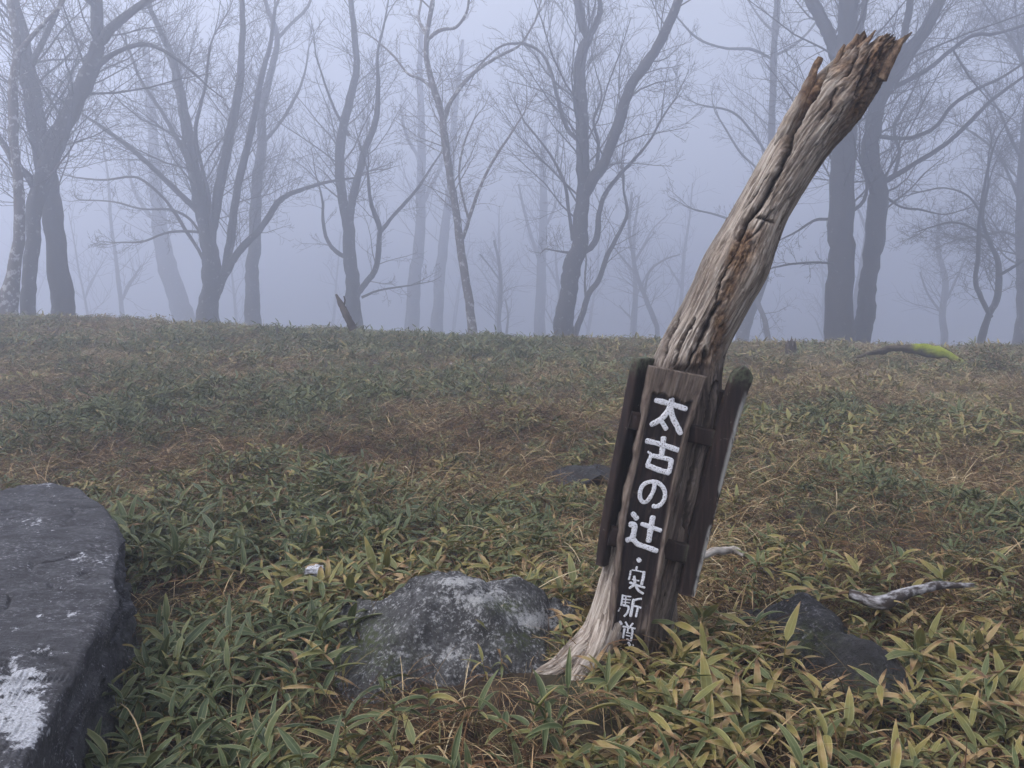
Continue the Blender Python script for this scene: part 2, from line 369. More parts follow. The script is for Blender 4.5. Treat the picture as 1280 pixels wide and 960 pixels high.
# splinter left of the crown
def slab(Pl, wl, dl, nseg=40, nc=16, jag=0.0, seed=0):
    P = catmull(Pl, nseg); w_ = np.interp(np.linspace(0, 1, nseg), np.linspace(0, 1, len(wl)), wl)
    a_ = np.arange(nc)*2*math.pi/nc; T = np.gradient(P, axis=0); T /= np.linalg.norm(T, axis=1, keepdims=True)
    X_ = np.cross(T, [0, 1, 0]); X_ /= np.linalg.norm(X_, axis=1, keepdims=True)
    r = P[:, None]+X_[:, None]*(w_[:, None]*np.cos(a_)[None])[..., None]
    r[..., 1] += (dl*np.sin(a_))[None]*(w_/max(wl))[:, None]
    r += jag*np.stack([fbm(r[..., 0]*60, r[..., 2]*25, r[..., 1]*60, 3, seed+k) for k in range(3)], -1)
    return r.reshape(-1, 3), gridF(nc, nseg, True), np.stack([np.broadcast_to(w_[:, None]*np.cos(a_), r.shape[:2]), np.broadcast_to(dl*np.sin(a_)[None], r.shape[:2]), np.broadcast_to(np.linspace(0, np.linalg.norm(P[-1]-P[0]), nseg)[:, None], r.shape[:2])], -1).reshape(-1, 3)
sc = 1/FPX*3.0
V, F, U = slab([W(968, 187, 2.86), W(988, 152, 2.85), W(1004, 122, 2.85), W(1014, 98, 2.86), W(1021, 80, 2.87), W(1025, 72, 2.87)], [3*sc, 8*sc, 9*sc, 8*sc, 7*sc, 4.5*sc, 3.2*sc], .020, 60, 20, .006, 5)
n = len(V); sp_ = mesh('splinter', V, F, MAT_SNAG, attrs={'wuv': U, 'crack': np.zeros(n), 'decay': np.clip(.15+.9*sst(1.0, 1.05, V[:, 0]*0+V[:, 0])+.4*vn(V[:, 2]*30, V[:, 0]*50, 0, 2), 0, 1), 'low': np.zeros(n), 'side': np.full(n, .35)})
adopt(sp_, post)
for k, (pts, ws) in enumerate([([(1102, 100), (1113, 76), (1124, 56), (1131, 44)], [6, 5.5, 4.5, 1]), ([(1095, 80), (1106, 60), (1113, 46)], [4, 3, .8]), ([(1060, 80), (1080, 56), (1094, 38)], [5, 4.5, .8]), ([(1040, 95), (1048, 72), (1055, 56)], [5, 4, 1.6]), ([(1055, 70), (1068, 52), (1073, 43)], [5, 4.5, 2.2])]):
    V, F, U = slab([W(*q, 2.83+.012*k) for q in pts], [x*sc for x in ws], .012, 24, 12, .005, 50+k)
    n = len(V); adopt(mesh('splinter', V, F, MAT_SNAG, attrs={'wuv': U, 'crack': np.zeros(n), 'decay': np.full(n, .9), 'low': np.zeros(n), 'side': np.zeros(n)}), post)
# buttress root
def root_mesh(pts, ws, seed, depth=.05, flat=.8):
    P = catmull([W(*q) for q in pts], 90); w_ = np.interp(np.linspace(0, 1, 90), np.linspace(0, 1, len(ws)), ws)*sc
    nc = 60; a_ = np.arange(nc)*2*math.pi/nc; T = np.gradient(P, axis=0); T /= np.linalg.norm(T, axis=1, keepdims=True)
    X_ = np.cross(T, [0, 1, 0]); X_ /= np.linalg.norm(X_, axis=1, keepdims=True); N_ = np.cross(X_, T)
    r = w_[:, None]*(1+.16*fbm(np.cos(a_)[None]*2.2, np.sin(a_)[None]*2.2, np.linspace(0, 4, 90)[:, None], 3, seed)-.16*np.clip(1-np.abs(fbm(np.cos(a_)[None]*3.5, np.sin(a_)[None]*3.5, np.linspace(0, 2.2, 90)[:, None], 2, seed+9))*3, 0, 1))
    Q = P[:, None]+X_[:, None]*(r*np.cos(a_))[..., None]+N_[:, None]*(r*flat*np.sin(a_))[..., None]
    s_ = np.concatenate([[0], np.cumsum(np.linalg.norm(np.diff(P, axis=0), axis=1))])
    U = np.stack([w_[:, None]*np.cos(a_)[None], w_[:, None]*np.sin(a_)[None], np.broadcast_to(s_[:, None], (90, nc))], -1)
    n = 90*nc
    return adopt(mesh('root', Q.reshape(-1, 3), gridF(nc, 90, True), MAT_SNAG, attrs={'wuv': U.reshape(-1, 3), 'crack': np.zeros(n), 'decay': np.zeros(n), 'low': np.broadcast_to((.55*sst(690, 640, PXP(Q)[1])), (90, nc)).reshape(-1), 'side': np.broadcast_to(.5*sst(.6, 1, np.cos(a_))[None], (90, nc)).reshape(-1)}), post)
root_mesh([(785, 640, 2.85), (776, 700, 2.85), (764, 750, 2.84), (747, 790, 2.81), (722, 815, 2.76), (696, 836, 2.70), (664, 850, 2.66), (640, 868, 2.63)], [12, 19, 22, 23, 21, 17, 10, 3], 61)
root_mesh([(770, 720, 2.86), (764, 775, 2.80), (748, 815, 2.73), (726, 842, 2.67), (708, 868, 2.62)], [12, 20, 18, 15, 8], 63)
root_mesh([(820, 720, 2.95), (826, 780, 2.93), (838, 830, 2.90), (850, 860, 2.88)], [20, 22, 20, 12], 65)
# sign board with carved rim
bl = catmull([W(*q, YB) for q in ((814, 458), (808, 492), (800, 532), (789, 590), (777, 645), (767, 742), (760, 800), (756, 840))], 420)
br = catmull([W(*q, YB) for q in ((886, 472), (874, 505), (860, 550), (849, 600), (838, 655), (827, 717), (817, 772), (806, 844))], 420)
nu = 90; uu = np.linspace(0, 1, nu)[None, :]; vv = np.linspace(0, 1, 420)[:, None]
Q = bl[:, None]*(1-uu[..., None])+br[:, None]*uu[..., None]; wuvb = np.stack([np.broadcast_to(uu*.21, (420, nu)), np.broadcast_to(vv*1.15, (420, nu)), 0*uu*vv], -1)
nn = .007*vn(vv*9, 0, 0, 71)+.008*vn(vv*40, 0, 0, 72)
riml = 1-sst(.095, .14, uu+nn+.02*vv+0*vv); rimr = sst(.87, .91, uu+nn+0*vv); rimt = 1-sst(.066, .080, vv-.02*uu+.006*vn(uu*7, 0, 0, 73)+.003*vn(uu*30, 0, 0, 75)); 
inb = sst(.72, .86, vv)*sst(.60+.0*vv, .75, uu)                      # the right rim sweeps inwards at the foot
rim = np.maximum.reduce([riml, np.broadcast_to(rimr, riml.shape), rimt, inb*.9*sst(.88, .84, vv)])*(1-sst(.9, .99, vv)*.6)
rough = fbm(wuvb[..., 0]*60, wuvb[..., 1]*9, 0, 4, 74)
rnd = np.sqrt(np.clip(np.minimum(uu, 1-uu)/.05, 0, 1))
Q[..., 1] += (1-rim)*.011 + .003*rough*(.4+rim) + (1-rnd)*.012
Q[..., 0] += .002*vn(vv*30, uu*3, 0, 76)*(1-rnd)*3
B = Q.copy(); B[..., 1] = YB+.052
V = np.concatenate([Q.reshape(-1, 3), B.reshape(-1, 3)]); F = gridF(nu, 420); nQ = 420*nu
per = np.concatenate([np.arange(nu), np.arange(1, 420)*nu+nu-1, 419*nu+np.arange(nu-2, -1, -1), np.arange(418, 0, -1)*nu]); p2 = np.roll(per, -1)
F = np.concatenate([F[:, ::-1], F+nQ, np.stack([per, p2, p2+nQ, per+nQ], -1)])
rr = np.concatenate([rim.reshape(-1), np.ones(nQ)*.6])
adopt(mesh('sign_board', V, F, MAT_BOARD, attrs={'wuv': np.concatenate([wuvb.reshape(-1, 3)]*2), 'rim': rr}), post)
LET = [
 [([(820.2, 500.4), (838, 505), (857, 511)], 7), ([(840.3, 494), (838, 507), (831, 519), (823, 526), (814.5, 530.5)], 7), ([(837.5, 508), (841, 522), (846, 532), (850.5, 541.5)], 7), ([(826.5, 526), (832.5, 536)], 6.3)],
 [([(808.7, 551.2), (828, 556), (847.5, 562.6)], 6.8), ([(829.5, 547.5), (828.4, 558), (826.9, 569)], 7), ([(815.6, 569.6), (828, 572), (839, 575)], 6), ([(814, 569.5), (811.6, 575), (809, 581)], 5), ([(839, 575.5), (838, 583), (836, 590)], 6.6), ([(809.6, 581.8), (822, 587), (835.4, 591)], 7), ([(810, 565), (814, 567.5)], 3)],
 [([(818.5, 603), (817.2, 612), (813, 621), (808, 627), (803.3, 627.3), (800, 622), (800.2, 614), (803, 607.5), (808, 603.5), (816, 602), (823, 603.8), (828.5, 609), (831.3, 616), (830.3, 624), (826, 630.5), (821, 633.2), (816.5, 632.6)], 5.6)],
 [([(791, 642), (795.8, 648)], 6.8), ([(788, 655.5), (793, 656.5), (792.5, 664), (790.5, 673)], 7.4), ([(784, 675), (791, 674), (797, 680), (808, 684), (820.5, 688.5)], 7), ([(816, 646.5), (813.5, 660), (810.8, 676)], 7.4), ([(802.5, 655), (813, 658.5), (825.5, 663)], 6)],
 [([(798, 699), (799.4, 701)], 6)],
 [([(796, 708.6), (795.4, 711.4)], 3), ([(788.4, 713.5), (787.5, 719), (786.2, 724)], 2.6), ([(790, 712.5), (797, 713.5), (805, 715.2)], 1.8), ([(805, 715), (804, 722), (802, 730)], 4), ([(792.8, 720.6), (793.8, 730)], 3.6), ([(790.6, 724), (794, 725), (798.5, 726)], 2), ([(787.5, 728), (795, 731.2), (805.6, 734.4)], 3.1), ([(793.7, 730.6), (786.9, 735)], 3.1), ([(795, 733), (798, 738), (803.7, 741.9)], 3.3)],
 [([(778.4, 743.7), (776.6, 756.4)], 2.6), ([(778.7, 744.4), (788.5, 746)], 1.8), ([(778, 748.7), (788, 749.8)], 1.7), ([(779, 752.4), (787, 753.4)], 1.6), ([(782.5, 745), (781.4, 756)], 1.9), ([(779, 756.2), (785.4, 758.4), (784.6, 765), (780.6, 770)], 3), ([(775, 760), (773, 764)], 1.7), ([(791.9, 749.6), (790.2, 760), (788.3, 770)], 3.7), ([(792.5, 750.6), (797, 749), (801.5, 748.6)], 2.8), ([(791, 757.5), (796, 758), (801.9, 760)], 2.7), ([(797.5, 759), (796, 766), (795, 770.6)], 3)],
 [([(775, 776.9), (776.8, 780)], 3.4), ([(771, 784.4), (775.6, 785.6), (772.6, 790), (774.6, 793.7), (772, 796), (768, 795.6)], 2.6), ([(781.9, 777.5), (785, 783)], 2.5), ([(791, 779.4), (786, 785)], 2.8), ([(778.7, 783), (786, 784), (793.7, 785.6)], 2.4), ([(780.6, 786), (778.7, 797)], 2.8), ([(785, 785), (784.6, 789)], 2.2), ([(790, 786.6), (790.6, 790), (788.7, 800)], 3), ([(783, 790.5), (788, 791.6)], 1.4), ([(782.5, 794), (787.6, 795.2)], 1.4), ([(783.5, 799), (789, 800.8)], 2), ([(785.4, 803.4), (787.4, 806.6)], 3.4), ([(791, 805.6), (791.6, 806.8)], 1.8)],
]
YL = YB+.0095; kk = 0
for ch in LET:
    t = Tubes()
    for pts, wd in ch:
        kk += 1; P = catmull([W(*q, YL) for q in pts], 3 if len(pts) == 2 else len(pts)*4+4); P[:, 1] = YL-.00013*kk % .0015
        if len(P) < 8: P = catmull(P, 9)
        r0 = wd/2*YL/FPX*1.02
        rad_ = np.full(len(P), r0)*(1+.12*np.array([vn(i*.7, kk*1.3, 0, 9) for i in range(len(P))]))
        T0 = (P[0]-P[1])/np.linalg.norm(P[0]-P[1]); T1 = (P[-1]-P[-2])/np.linalg.norm(P[-1]-P[-2])
        e = [.35, .7, .92]; cr_ = [math.sqrt(1-x*x) for x in e]
        P = np.vstack([[P[0]+T0*r0*.75*x for x in e[::-1]], P, [P[-1]+T1*r0*.75*x for x in e]])
        P = P; rad_ = np.concatenate([rad_[0]*np.array(cr_[::-1]), rad_, rad_[-1]*np.array(cr_)])
        t.add(P, rad_, 10, cap=True)
    V, F, U = t.arrays(); V[:, 1] = YL+(V[:, 1]-YL)*.12-.0005
    FF = [tuple(f[:3]) if f[2] == f[3] else tuple(f) for f in F.tolist()]
    adopt(mesh('character', V, FF, MAT_PAINT), post)
# planks and rails
def plank(name, ax, wpx, depth, yaw, segs=60, round_top=False, tagd=None):
    P = catmull(ax, segs); T = P[-1]-P[0]; T /= np.linalg.norm(T)
    X_ = np.array([T[2], 0, -T[0]]); X_ /= np.linalg.norm(X_); D = np.array([0, 1., 0])
    X2 = X_*math.cos(yaw)-D*math.sin(yaw); D2 = D*math.cos(yaw)+X_*math.sin(yaw)
    wd = np.interp(np.linspace(0, 1, segs), np.linspace(0, 1, len(wpx)), wpx)*sc/2
    if yaw > .3: P = P+D2*depth/2
    prof = []; ns = 7; cx = .12
    pts2 = []
    for (x0, y0), (x1, y1) in zip([(-1, -1), (1, -1), (1, 1), (-1, 1)], [(1, -1), (1, 1), (-1, 1), (-1, -1)]):
        for k in range(ns): q = k/ns; pts2.append((x0+(x1-x0)*q, y0+(y1-y0)*q))
    pts2 = np.array(pts2); s2 = pts2/np.maximum(1, (np.abs(pts2)**9).sum(1)**(1/9))[:, None]
    R_ = P[:, None]+X2*(wd[:, None]*s2[None, :, 0])[..., None]+D2*(depth/2*s2[None, :, 1])[..., None]
    R_ += (.0035*fbm(R_[..., 0]*25, R_[..., 1]*25, R_[..., 2]*5, 3, len(P)))[..., None]*np.array([1, .7, .2])
    if round_top:
        for k in range(5): R_[-1-k] = R_[-1-k]+T*(.012*(4-k)*0)
        k_ = sst(segs-7, segs-1, np.arange(segs))[:, None]*(s2[None, :, 0]**2)
        R_ -= T*(.035*k_)[..., None]
    V = R_.reshape(-1, 3); F = gridF(len(s2), segs, True); nc = len(s2)
    caps = [P[0]-T*.001, P[-1]+T*(.008)]
    V = np.vstack([V, caps]); Fl = [tuple(f) for f in F.tolist()]
    Fl += [(j, (j+1) % nc, nc*segs) for j in range(nc)]+[((segs-1)*nc+j, (segs-1)*nc+(j+1) % nc, nc*segs+1) for j in range(nc)]
    al = np.concatenate([np.repeat(sst(.90, .97, np.linspace(0, 1, segs)+0), nc), [0, 1]])
    eg = np.concatenate([np.tile(np.where((s2[:, 0] > .5) & (s2[:, 1] < .4), 1., 0), segs)*np.repeat(sst(.95, .80, np.linspace(0, 1, segs)), nc), [0, 0]])
    o = mesh(name, V, Fl, MAT_PLANK, attrs={'algae': al, 'edge': eg*(1 if tagd else 0)})
    return adopt(o, post)
plank('side_plank', [W(749, 707, 2.80), W(757, 645, 2.80), W(781, 520, 2.80), W(794, 448, 2.80)], [12, 13, 13, 12], .155, .62)
plank('side_plank', [W(857, 742, 2.795), W(881, 640, 2.795), W(908, 530, 2.795), W(930, 459, 2.795)], [20, 23, 25, 25], .040, -.1, round_top=True, tagd=True)
plank('cross_rail', [W(787, 524, 2.795), W(830, 534, 2.795), W(897, 549, 2.795)], [21, 21, 21], .028, 0)
plank('cross_rail', [W(762, 669, 2.795), W(800, 678, 2.795), W(862, 693, 2.795)], [24, 24, 24], .028, 0)
plank('wedge_block', [W(893, 494, 2.84), W(914, 499, 2.84)], [17, 17], .03, 0)
# ------------------------------------------------------------------ rocks
def rock_mat(name, dark, mid, light, sc=1., strata=None, lich=(.55, .54, .56), lt=(.60, .68)):
    m = M(name); a = m.geo()
    b = m.mapv(a, strata or (1, 1, 1))
    g1 = m.noise(b, 7*sc, 6, .65); g2 = m.noise(b, 42*sc, 5, .7); g3 = m.noise(a, 150*sc, 3, .6)
    c = m.ramp(g1, [(.3, dark), (.55, mid), (.72, light)])
    c = m.mix(m.mr(g2, .42, .62), m.mix(.55, c, dark), c)
    c = m.mix(m.math('MULTIPLY', m.mr(g2, .56, .66), m.mr(m.noise(a, 4*sc, 3), .42, .6)), c, tuple(min(1, x*1.9) for x in light))
    lw = m.math('ADD', m.noise(a, 26*sc, 6, .7), m.math('ADD', m.math('MULTIPLY', m.attr('lichen').outputs['Fac'], .30), m.math('MULTIPLY', m.math('SUBTRACT', m.noise(a, 9*sc, 3), .5), .25)))
    c = m.mix(m.mr(lw, lt[0], lt[1]), c, m.mix(m.mr(g3, .4, .6), tuple(x*.62 for x in lich), lich))
    ms = m.math('MULTIPLY', m.attr('moss').outputs['Fac'], m.mr(m.noise(a, 30*sc, 4), .42, .58))
    c = m.mix(ms, c, m.mix(g3, (.030, .040, .012), (.085, .105, .030)))
    return m.out(c, .82, m.bump(g3, .6, .005, m.bump(g2, 1., .022)), .25)
MAT_ROCK1 = rock_mat('slate_boulder', (.034, .033, .038), (.090, .089, .100), (.175, .173, .190), 1.2, (1, 2.4, 2.4), (.66, .67, .72), (.64, .72))
MAT_ROCK2 = rock_mat('speckled_grey_rock', (.026, .025, .026), (.100, .098, .100), (.24, .24, .245), 1.9, None, (.46, .46, .46), (.55, .68))
MAT_ROCK3 = rock_mat('dark_rock', (.014, .013, .014), (.036, .035, .038), (.070, .068, .074), 1.4, None, (.22, .22, .23), (.68, .78))
# flat topped boulder at the left: polygon top and broken sides
HT = .40
poly = np.array([G(x, y, HT)[:2] for x, y in ((-260, 640), (-120, 616), (-20, 609), (30, 603), (62, 600), (100, 608), (128, 626), (146, 646), (148, 690), (143, 738), (118, 790), (92, 842), (66, 886), (44, 925), (22, 965), (-30, 1060), (-200, 1060), (-420, 800))])
bc = np.array([poly[:, 0].mean()-.0, poly[:, 1].mean()])
NA = 520; ang = np.linspace(-math.pi, math.pi, NA, endpoint=False); Rb = np.zeros(NA)
for i, a_ in enumerate(ang):
    d = np.array([math.cos(a_), math.sin(a_)]); best = 0
    for j in range(len(poly)):
        p0 = poly[j]-bc; e = poly[(j+1) % len(poly)]-poly[j]; den = d[0]*e[1]-d[1]*e[0]
        if abs(den) < 1e-9: continue
        t = (p0[0]*e[1]-p0[1]*e[0])/den; s_ = (p0[0]*d[1]-p0[1]*d[0])/den
        if t > 0 and -1e-6 <= s_ <= 1+1e-6: best = max(best, t)
    Rb[i] = best
rings = []; lic = []
for k in np.linspace(.0, 1, 130): rings.append((max(k, .002), HT, 0))
for k in np.linspace(0, 1, 70)[1:]: rings.append((1+.05*k**1.4, HT-k*(HT+.25), k))
f_ = np.array([r[0] for r in rings]); zz = np.array([r[1] for r in rings]); sd = np.array([r[2] for r in rings])
d2 = np.stack([np.cos(ang), np.sin(ang)], -1)
XY = bc + (f_[:, None]*Rb[None])[..., None]*d2[None]
ZZ = np.broadcast_to(zz[:, None], XY.shape[:2]).copy()
edge = np.clip((f_[:, None]*Rb[None]-Rb[None]), -1, 1)
ZZ -= np.where(sd[:, None] == 0, .016*np.exp(edge/.018)+.008*np.exp(edge/.12), .016+.008)
ZZ += .018*fbm(XY[..., 0]*2, XY[..., 1]*2, 0, 4, 81) + np.where(sd[:, None] == 0, .016*fbm(XY[..., 0]*5, XY[..., 1]*11, 0, 6, 82, .62)-.012*sst(.75, 1, 1-np.abs(fbm(XY[..., 0]*3+XY[..., 1], XY[..., 1]*5, 0, 3, 88))*2.5), 0)
q = fbm(XY[..., 0]*6, XY[..., 1]*6, ZZ*5, 4, 83); stp = np.floor((ZZ+.012*q)*22)/22
XY += d2[None]*(np.where(sd[:, None] > 0, .07*q+.035*vn(ang[None]*0+np.cos(ang)[None]*9, np.sin(ang)[None]*9, stp*40, 84)*sst(0, .1, sd)[:, None], .022*q*np.exp(edge/.1)))[..., None]
V = np.concatenate([XY, ZZ[..., None]], -1).reshape(-1, 3)
qx, qy = PXP(V); 
def ell(cx, cy, rx, ry): return np.exp(-(((qx-cx)/rx)**2+((qy-cy)/ry)**2))
lic = np.clip(1.0*ell(14, 885, 38, 46)+.6*ell(36, 905, 22, 36)+.62*ell(34, 845, 26, 14)+.6*ell(62, 815, 15, 9)+.5*ell(92, 770, 14, 8)+.55*ell(60, 603, 28, 5)+.45*ell(128, 700, 14, 7)+.5*ell(100, 695, 10, 6)+.45*ell(150, 648, 8, 9)+.42*ell(50, 770, 12, 4)+.3*ell(42, 650, 26, 14), 0, 1.1)*np.repeat(sst(.35, .0, sd), NA)
boul = mesh('boulder', V, gridF(NA, len(rings), True), MAT_ROCK1, attrs={'lichen': lic-.0, 'moss': np.repeat(sst(.2, .8, sd)*.6, NA)})
tag(boul, 'large flat-topped dark slate boulder with a white lichen patch at its near edge', 'boulder')
def smin(vals, k=.03):
    v = np.stack(vals); return -k*np.log(np.exp(-v/k).sum(0))
def rock_hf(name, cx, cy, ex, ey, rot, planes, mat, seed, n=(190, 150), rough=.02, lichen=None, moss=None, soft=.006):
    u_, v_ = np.meshgrid(np.linspace(-ex, ex, n[0]), np.linspace(-ey, ey, n[1]))
    wx = u_+.03*vn(u_*7, v_*7, 0, seed); wy = v_+.03*vn(u_*7, v_*7, 0, seed+1)
    z = smin([c0+ax*wx+ay*wy for c0, ax, ay in planes], soft)
    z = z + rough*fbm(u_*8, v_*8, 0, 5, seed+2, .6) - rough*.8*np.clip(1-np.abs(fbm(u_*4, v_*4, 0, 2, seed+5))*7, 0, 1)
    x = cx+u_*math.cos(rot)-v_*math.sin(rot); y = cy+u_*math.sin(rot)+v_*math.cos(rot)
    g = hgt(x, y); z = np.maximum(z, -.16)
    V = np.stack([x, y, z+float(hgt(cx, cy))], -1).reshape(-1, 3)
    qx, qy = PXP(V); A = np.zeros(len(V)); B = np.zeros(len(V))
    for (a, b, c, d, e) in (lichen or []): A = np.maximum(A, e*np.exp(-((qx-a)/c)**2-((qy-b)/d)**2))
    for (a, b, c, d, e) in (moss or []): B = np.maximum(B, e*np.exp(-((qx-a)/c)**2-((qy-b)/d)**2))
    return mesh(name, V, gridF(*n), mat, attrs={'lichen': A, 'moss': B})
c0 = GT(560, 808)
tag(rock_hf('rock', c0[0]+.03, c0[1], .64, .46, .06, [(.265, -.06, -.05), (.295, -.36, .03), (.30, .22, .02), (.31, .66, .30), (.29, .10, .70), (.40, .0, 1.6), (.44, .0, -1.6), (.36, -.78, .40)], MAT_ROCK2, 301, rough=.030,
    lichen=[(610, 748, 40, 14, .55), (575, 727, 26, 6, .8), (665, 775, 26, 12, .8), (560, 820, 50, 14, .3)], moss=[(635, 758, 26, 9, 1), (455, 800, 34, 30, 1), (650, 800, 26, 14, 1), (480, 830, 40, 20, .6)]),
    'angular grey rock speckled with pale lichen in the grass left of the signpost', 'rock')
c0 = GT(1024, 818)
tag(rock_hf('rock', c0[0], c0[1], .66, .30, -1.22, [(.20, -.10, .10), (.22, -.05, 1.1), (.24, -.25, -.7), (.34, .85, .1), (.27, .0, -1.6), (.38, -.75, .1)], MAT_ROCK3, 331, rough=.036, soft=.03,
    lichen=[(1010, 790, 40, 12, .5)], moss=[(1000, 800, 40, 20, .7), (1080, 860, 40, 20, .8), (960, 800, 30, 20, .5)]),
    'low dark rock half buried in dwarf bamboo right of the signpost', 'rock')
c0 = GT(735, 592, .1)
tag(rock_hf('stone', c0[0], c0[1], .30, .22, .1, [(.16, .0, -.12), (.2, .6, .3), (.2, -.6, .1), (.26, .0, -1.2)], MAT_ROCK3, 351, (60, 50), .02), 'small flat dark stone in the grass just left of the side plank', 'stone')
def pebble(name, c, r, mat, seed, fl=.6):
    bpy_me = []; nu_, nv_ = 28, 18; a_ = np.arange(nu_)*2*math.pi/nu_; b_ = np.linspace(-math.pi/2+.02, math.pi/2-.02, nv_)
    X_ = np.cos(b_)[:, None]*np.cos(a_); Y_ = np.cos(b_)[:, None]*np.sin(a_); Z_ = np.broadcast_to(np.sin(b_)[:, None], X_.shape)
    rr_ = r*(1+.75*fbm(X_*1.9, Y_*1.9, Z_*1.9, 4, seed, .6)); V = np.stack([X_*rr_, Y_*rr_, Z_*rr_*fl], -1).reshape(-1, 3)
    o = mesh(name, V, gridF(nu_, nv_, True), mat, attrs={'lichen': np.zeros(len(V)), 'moss': np.zeros(len(V))}); o.location = [float(t) for t in c]; return o
m = M('white_quartz'); a = m.geo(); MAT_QZ = m.out(m.mix(m.mr(m.noise(a, 60, 4), .4, .6), (.20, .19, .20), (.62, .62, .66)), .85, m.bump(m.noise(a, 120), .6, .004))
p_ = GT(392, 714, .125); tag(pebble('stone', p_, .050, MAT_QZ, 5, .42), 'small white quartz stone lying in the leaves between boulder and signpost', 'stone')
# ------------------------------------------------------------------ dead wood lying about
m = M('lichened_dead_branch'); a = m.attr('wuv').outputs['Vector']; g = m.noise(m.mapv(a, (20, 20, 9)), 1, 5, .65)
c = m.mix(m.mr(g, .46, .64), m.mix(m.noise(m.mapv(a, (90, 90, 12)), 1), (.018, .014, .013), (.075, .058, .050)), (.50, .49, .50))
MAT_DEAD = m.out(c, .85, m.bump(g, .7, .006), .2)
m = M('grey_dead_stick'); a = m.attr('wuv').outputs['Vector']; g = m.noise(m.mapv(a, (90, 90, 8)), 1, 5)
MAT_STICK = m.out(m.ramp(g, [(.3, (.10, .08, .065)), (.6, (.34, .31, .28)), (.75, (.46, .44, .42))]), .85, m.bump(g, .6, .004), .2)
def stick(name, pts, ws, mat, seed, sides=14, wob=.004):
    P = catmull(np.array([W(*p_) if len(p_) == 3 else p_ for p_ in pts]), 40); k = np.linspace(0, 1, 40)
    P = P+wob*np.stack([fbm(k*8, 0, 0, 3, seed), fbm(k*8, 5, 0, 3, seed), fbm(k*8, 9, 0, 3, seed)], -1)
    Y0 = P[:, 1].mean(); r = np.interp(k, np.linspace(0, 1, len(ws)), ws)/2*Y0/FPX; r = r*(1+.18*fbm(k*14, 3, 0, 3, seed+4))
    t = Tubes(); t.add(P, r, sides, cap=True); return t.build(name, mat)
def gz(px, py, dz): q = GT(px, py, dz); return q
def gstick(name, pts, ws, mat, seed, dz): return stick(name, [tuple(gz(x, y, dz)) + () for x, y in pts], ws, mat, seed)
def gst(pts, ws, mat, seed, dz, name='fallen_branch'):
    P = np.array([gz(x, y, dz) for x, y in pts]); P = catmull(P, 40); k = np.linspace(0, 1, 40)
    P[:, 2] = P[:, 2].mean()+.012*fbm(k*3, 2, 0, 2, seed)
    P = P+.005*np.stack([fbm(k*9, 0, 0, 3, seed), fbm(k*9, 5, 0, 3, seed), fbm(k*9, 9, 0, 3, seed)], -1)
    r = np.interp(k, np.linspace(0, 1, len(ws)), ws)/2*P[:, 1]/FPX*1.05*(1+.2*fbm(k*14, 3, 0, 3, seed+4))
    t = Tubes(); t.add(P, r, 14, cap=True); return t.build(name, mat)
tag(gst([(1062, 741), (1078, 748), (1094, 752), (1112, 748), (1128, 742), (1150, 738), (1182, 735), (1216, 738)], [12, 16, 18, 14, 13, 12, 8, 5], MAT_DEAD, 3, .17),
    'crooked dead branch blotched with white lichen lying in the bamboo at the right', 'branch')
tag(gst([(872, 697), (890, 693), (905, 690), (918, 688), (930, 692)], [7, 10, 10, 9, 5], MAT_STICK, 8, .17), 'pale grey dead stick lying behind the foot of the signpost', 'stick')
# ------------------------------------------------------------------ bark and trees
def bark(name, d, l, lich, li):
    m = M(name); a = m.attr('wuv').outputs['Vector']; o = m.geo()
    g = m.noise(m.mapv(a, (9, 9, 2.5)), 1, 5, .6); h = m.noise(o, 5, 4, .65)
    c = m.mix(g, d, l); c = m.mix(m.mr(h, li, li+.08), c, lich)
    return m.out(c, .9, m.bump(g, .8, .02), .15)
BK = {'dark': bark('dark_wet_bark', (.012, .011, .012), (.040, .036, .036), (.15, .15, .14), .64),
      'grey': bark('grey_beech_bark', (.020, .018, .019), (.062, .056, .055), (.20, .20, .19), .60),
      'pale': bark('pale_lichened_bark', (.055, .045, .043), (.15, .125, .115), (.42, .42, .41), .54)}
TR = random.Random(11)
def rvec():
    v = Vector((TR.gauss(0, 1), TR.gauss(0, 1), TR.gauss(0, 1))); return v.normalized()
def grow(T, p, d, L, r, lev, rmin, up=.10, dens=1.0):
    n = 5 if lev > 1 else 7
    if L < .12: return
    pts = [p.copy()]; step = L/(n-1); bend = rvec()*.10; dirs = [d.copy()]
    for i in range(n-1):
        d = (d + bend*.8 + rvec()*.22 + Vector((0, 0, up))).normalized(); p = p + d*step; pts.append(p.copy()); dirs.append(d.copy())
    tip = max(rmin*.8, r*.32)
    T.add([tuple(q) for q in pts], np.linspace(r, tip, n), 6 if r > .02 else (4 if r > .009 else 3))
    if lev <= 0: return
    k = max(2, int((2.0+L*1.9)*dens)); side = rvec()
    for j in range(k):
        t = .18+.82*(j+TR.random()*.7)/k; t = min(t, .98); x = t*(n-1); i = int(x); fr = x-i
        i = min(i, n-2); q = pts[i].lerp(pts[i+1], fr); dd = dirs[i+1]
        perp = dd.cross(rvec());
        if perp.length < .1: continue
        perp.normalize(); an = R(TR.uniform(28, 58)); nd = (dd*math.cos(an)+perp*math.sin(an)).normalized()
        rl = r*(1-.62*t)
        grow(T, q, nd, L*TR.uniform(.38, .68)*(1.05-.45*t), max(rmin, rl*TR.uniform(.30, .50)), lev-1, rmin, up, dens)
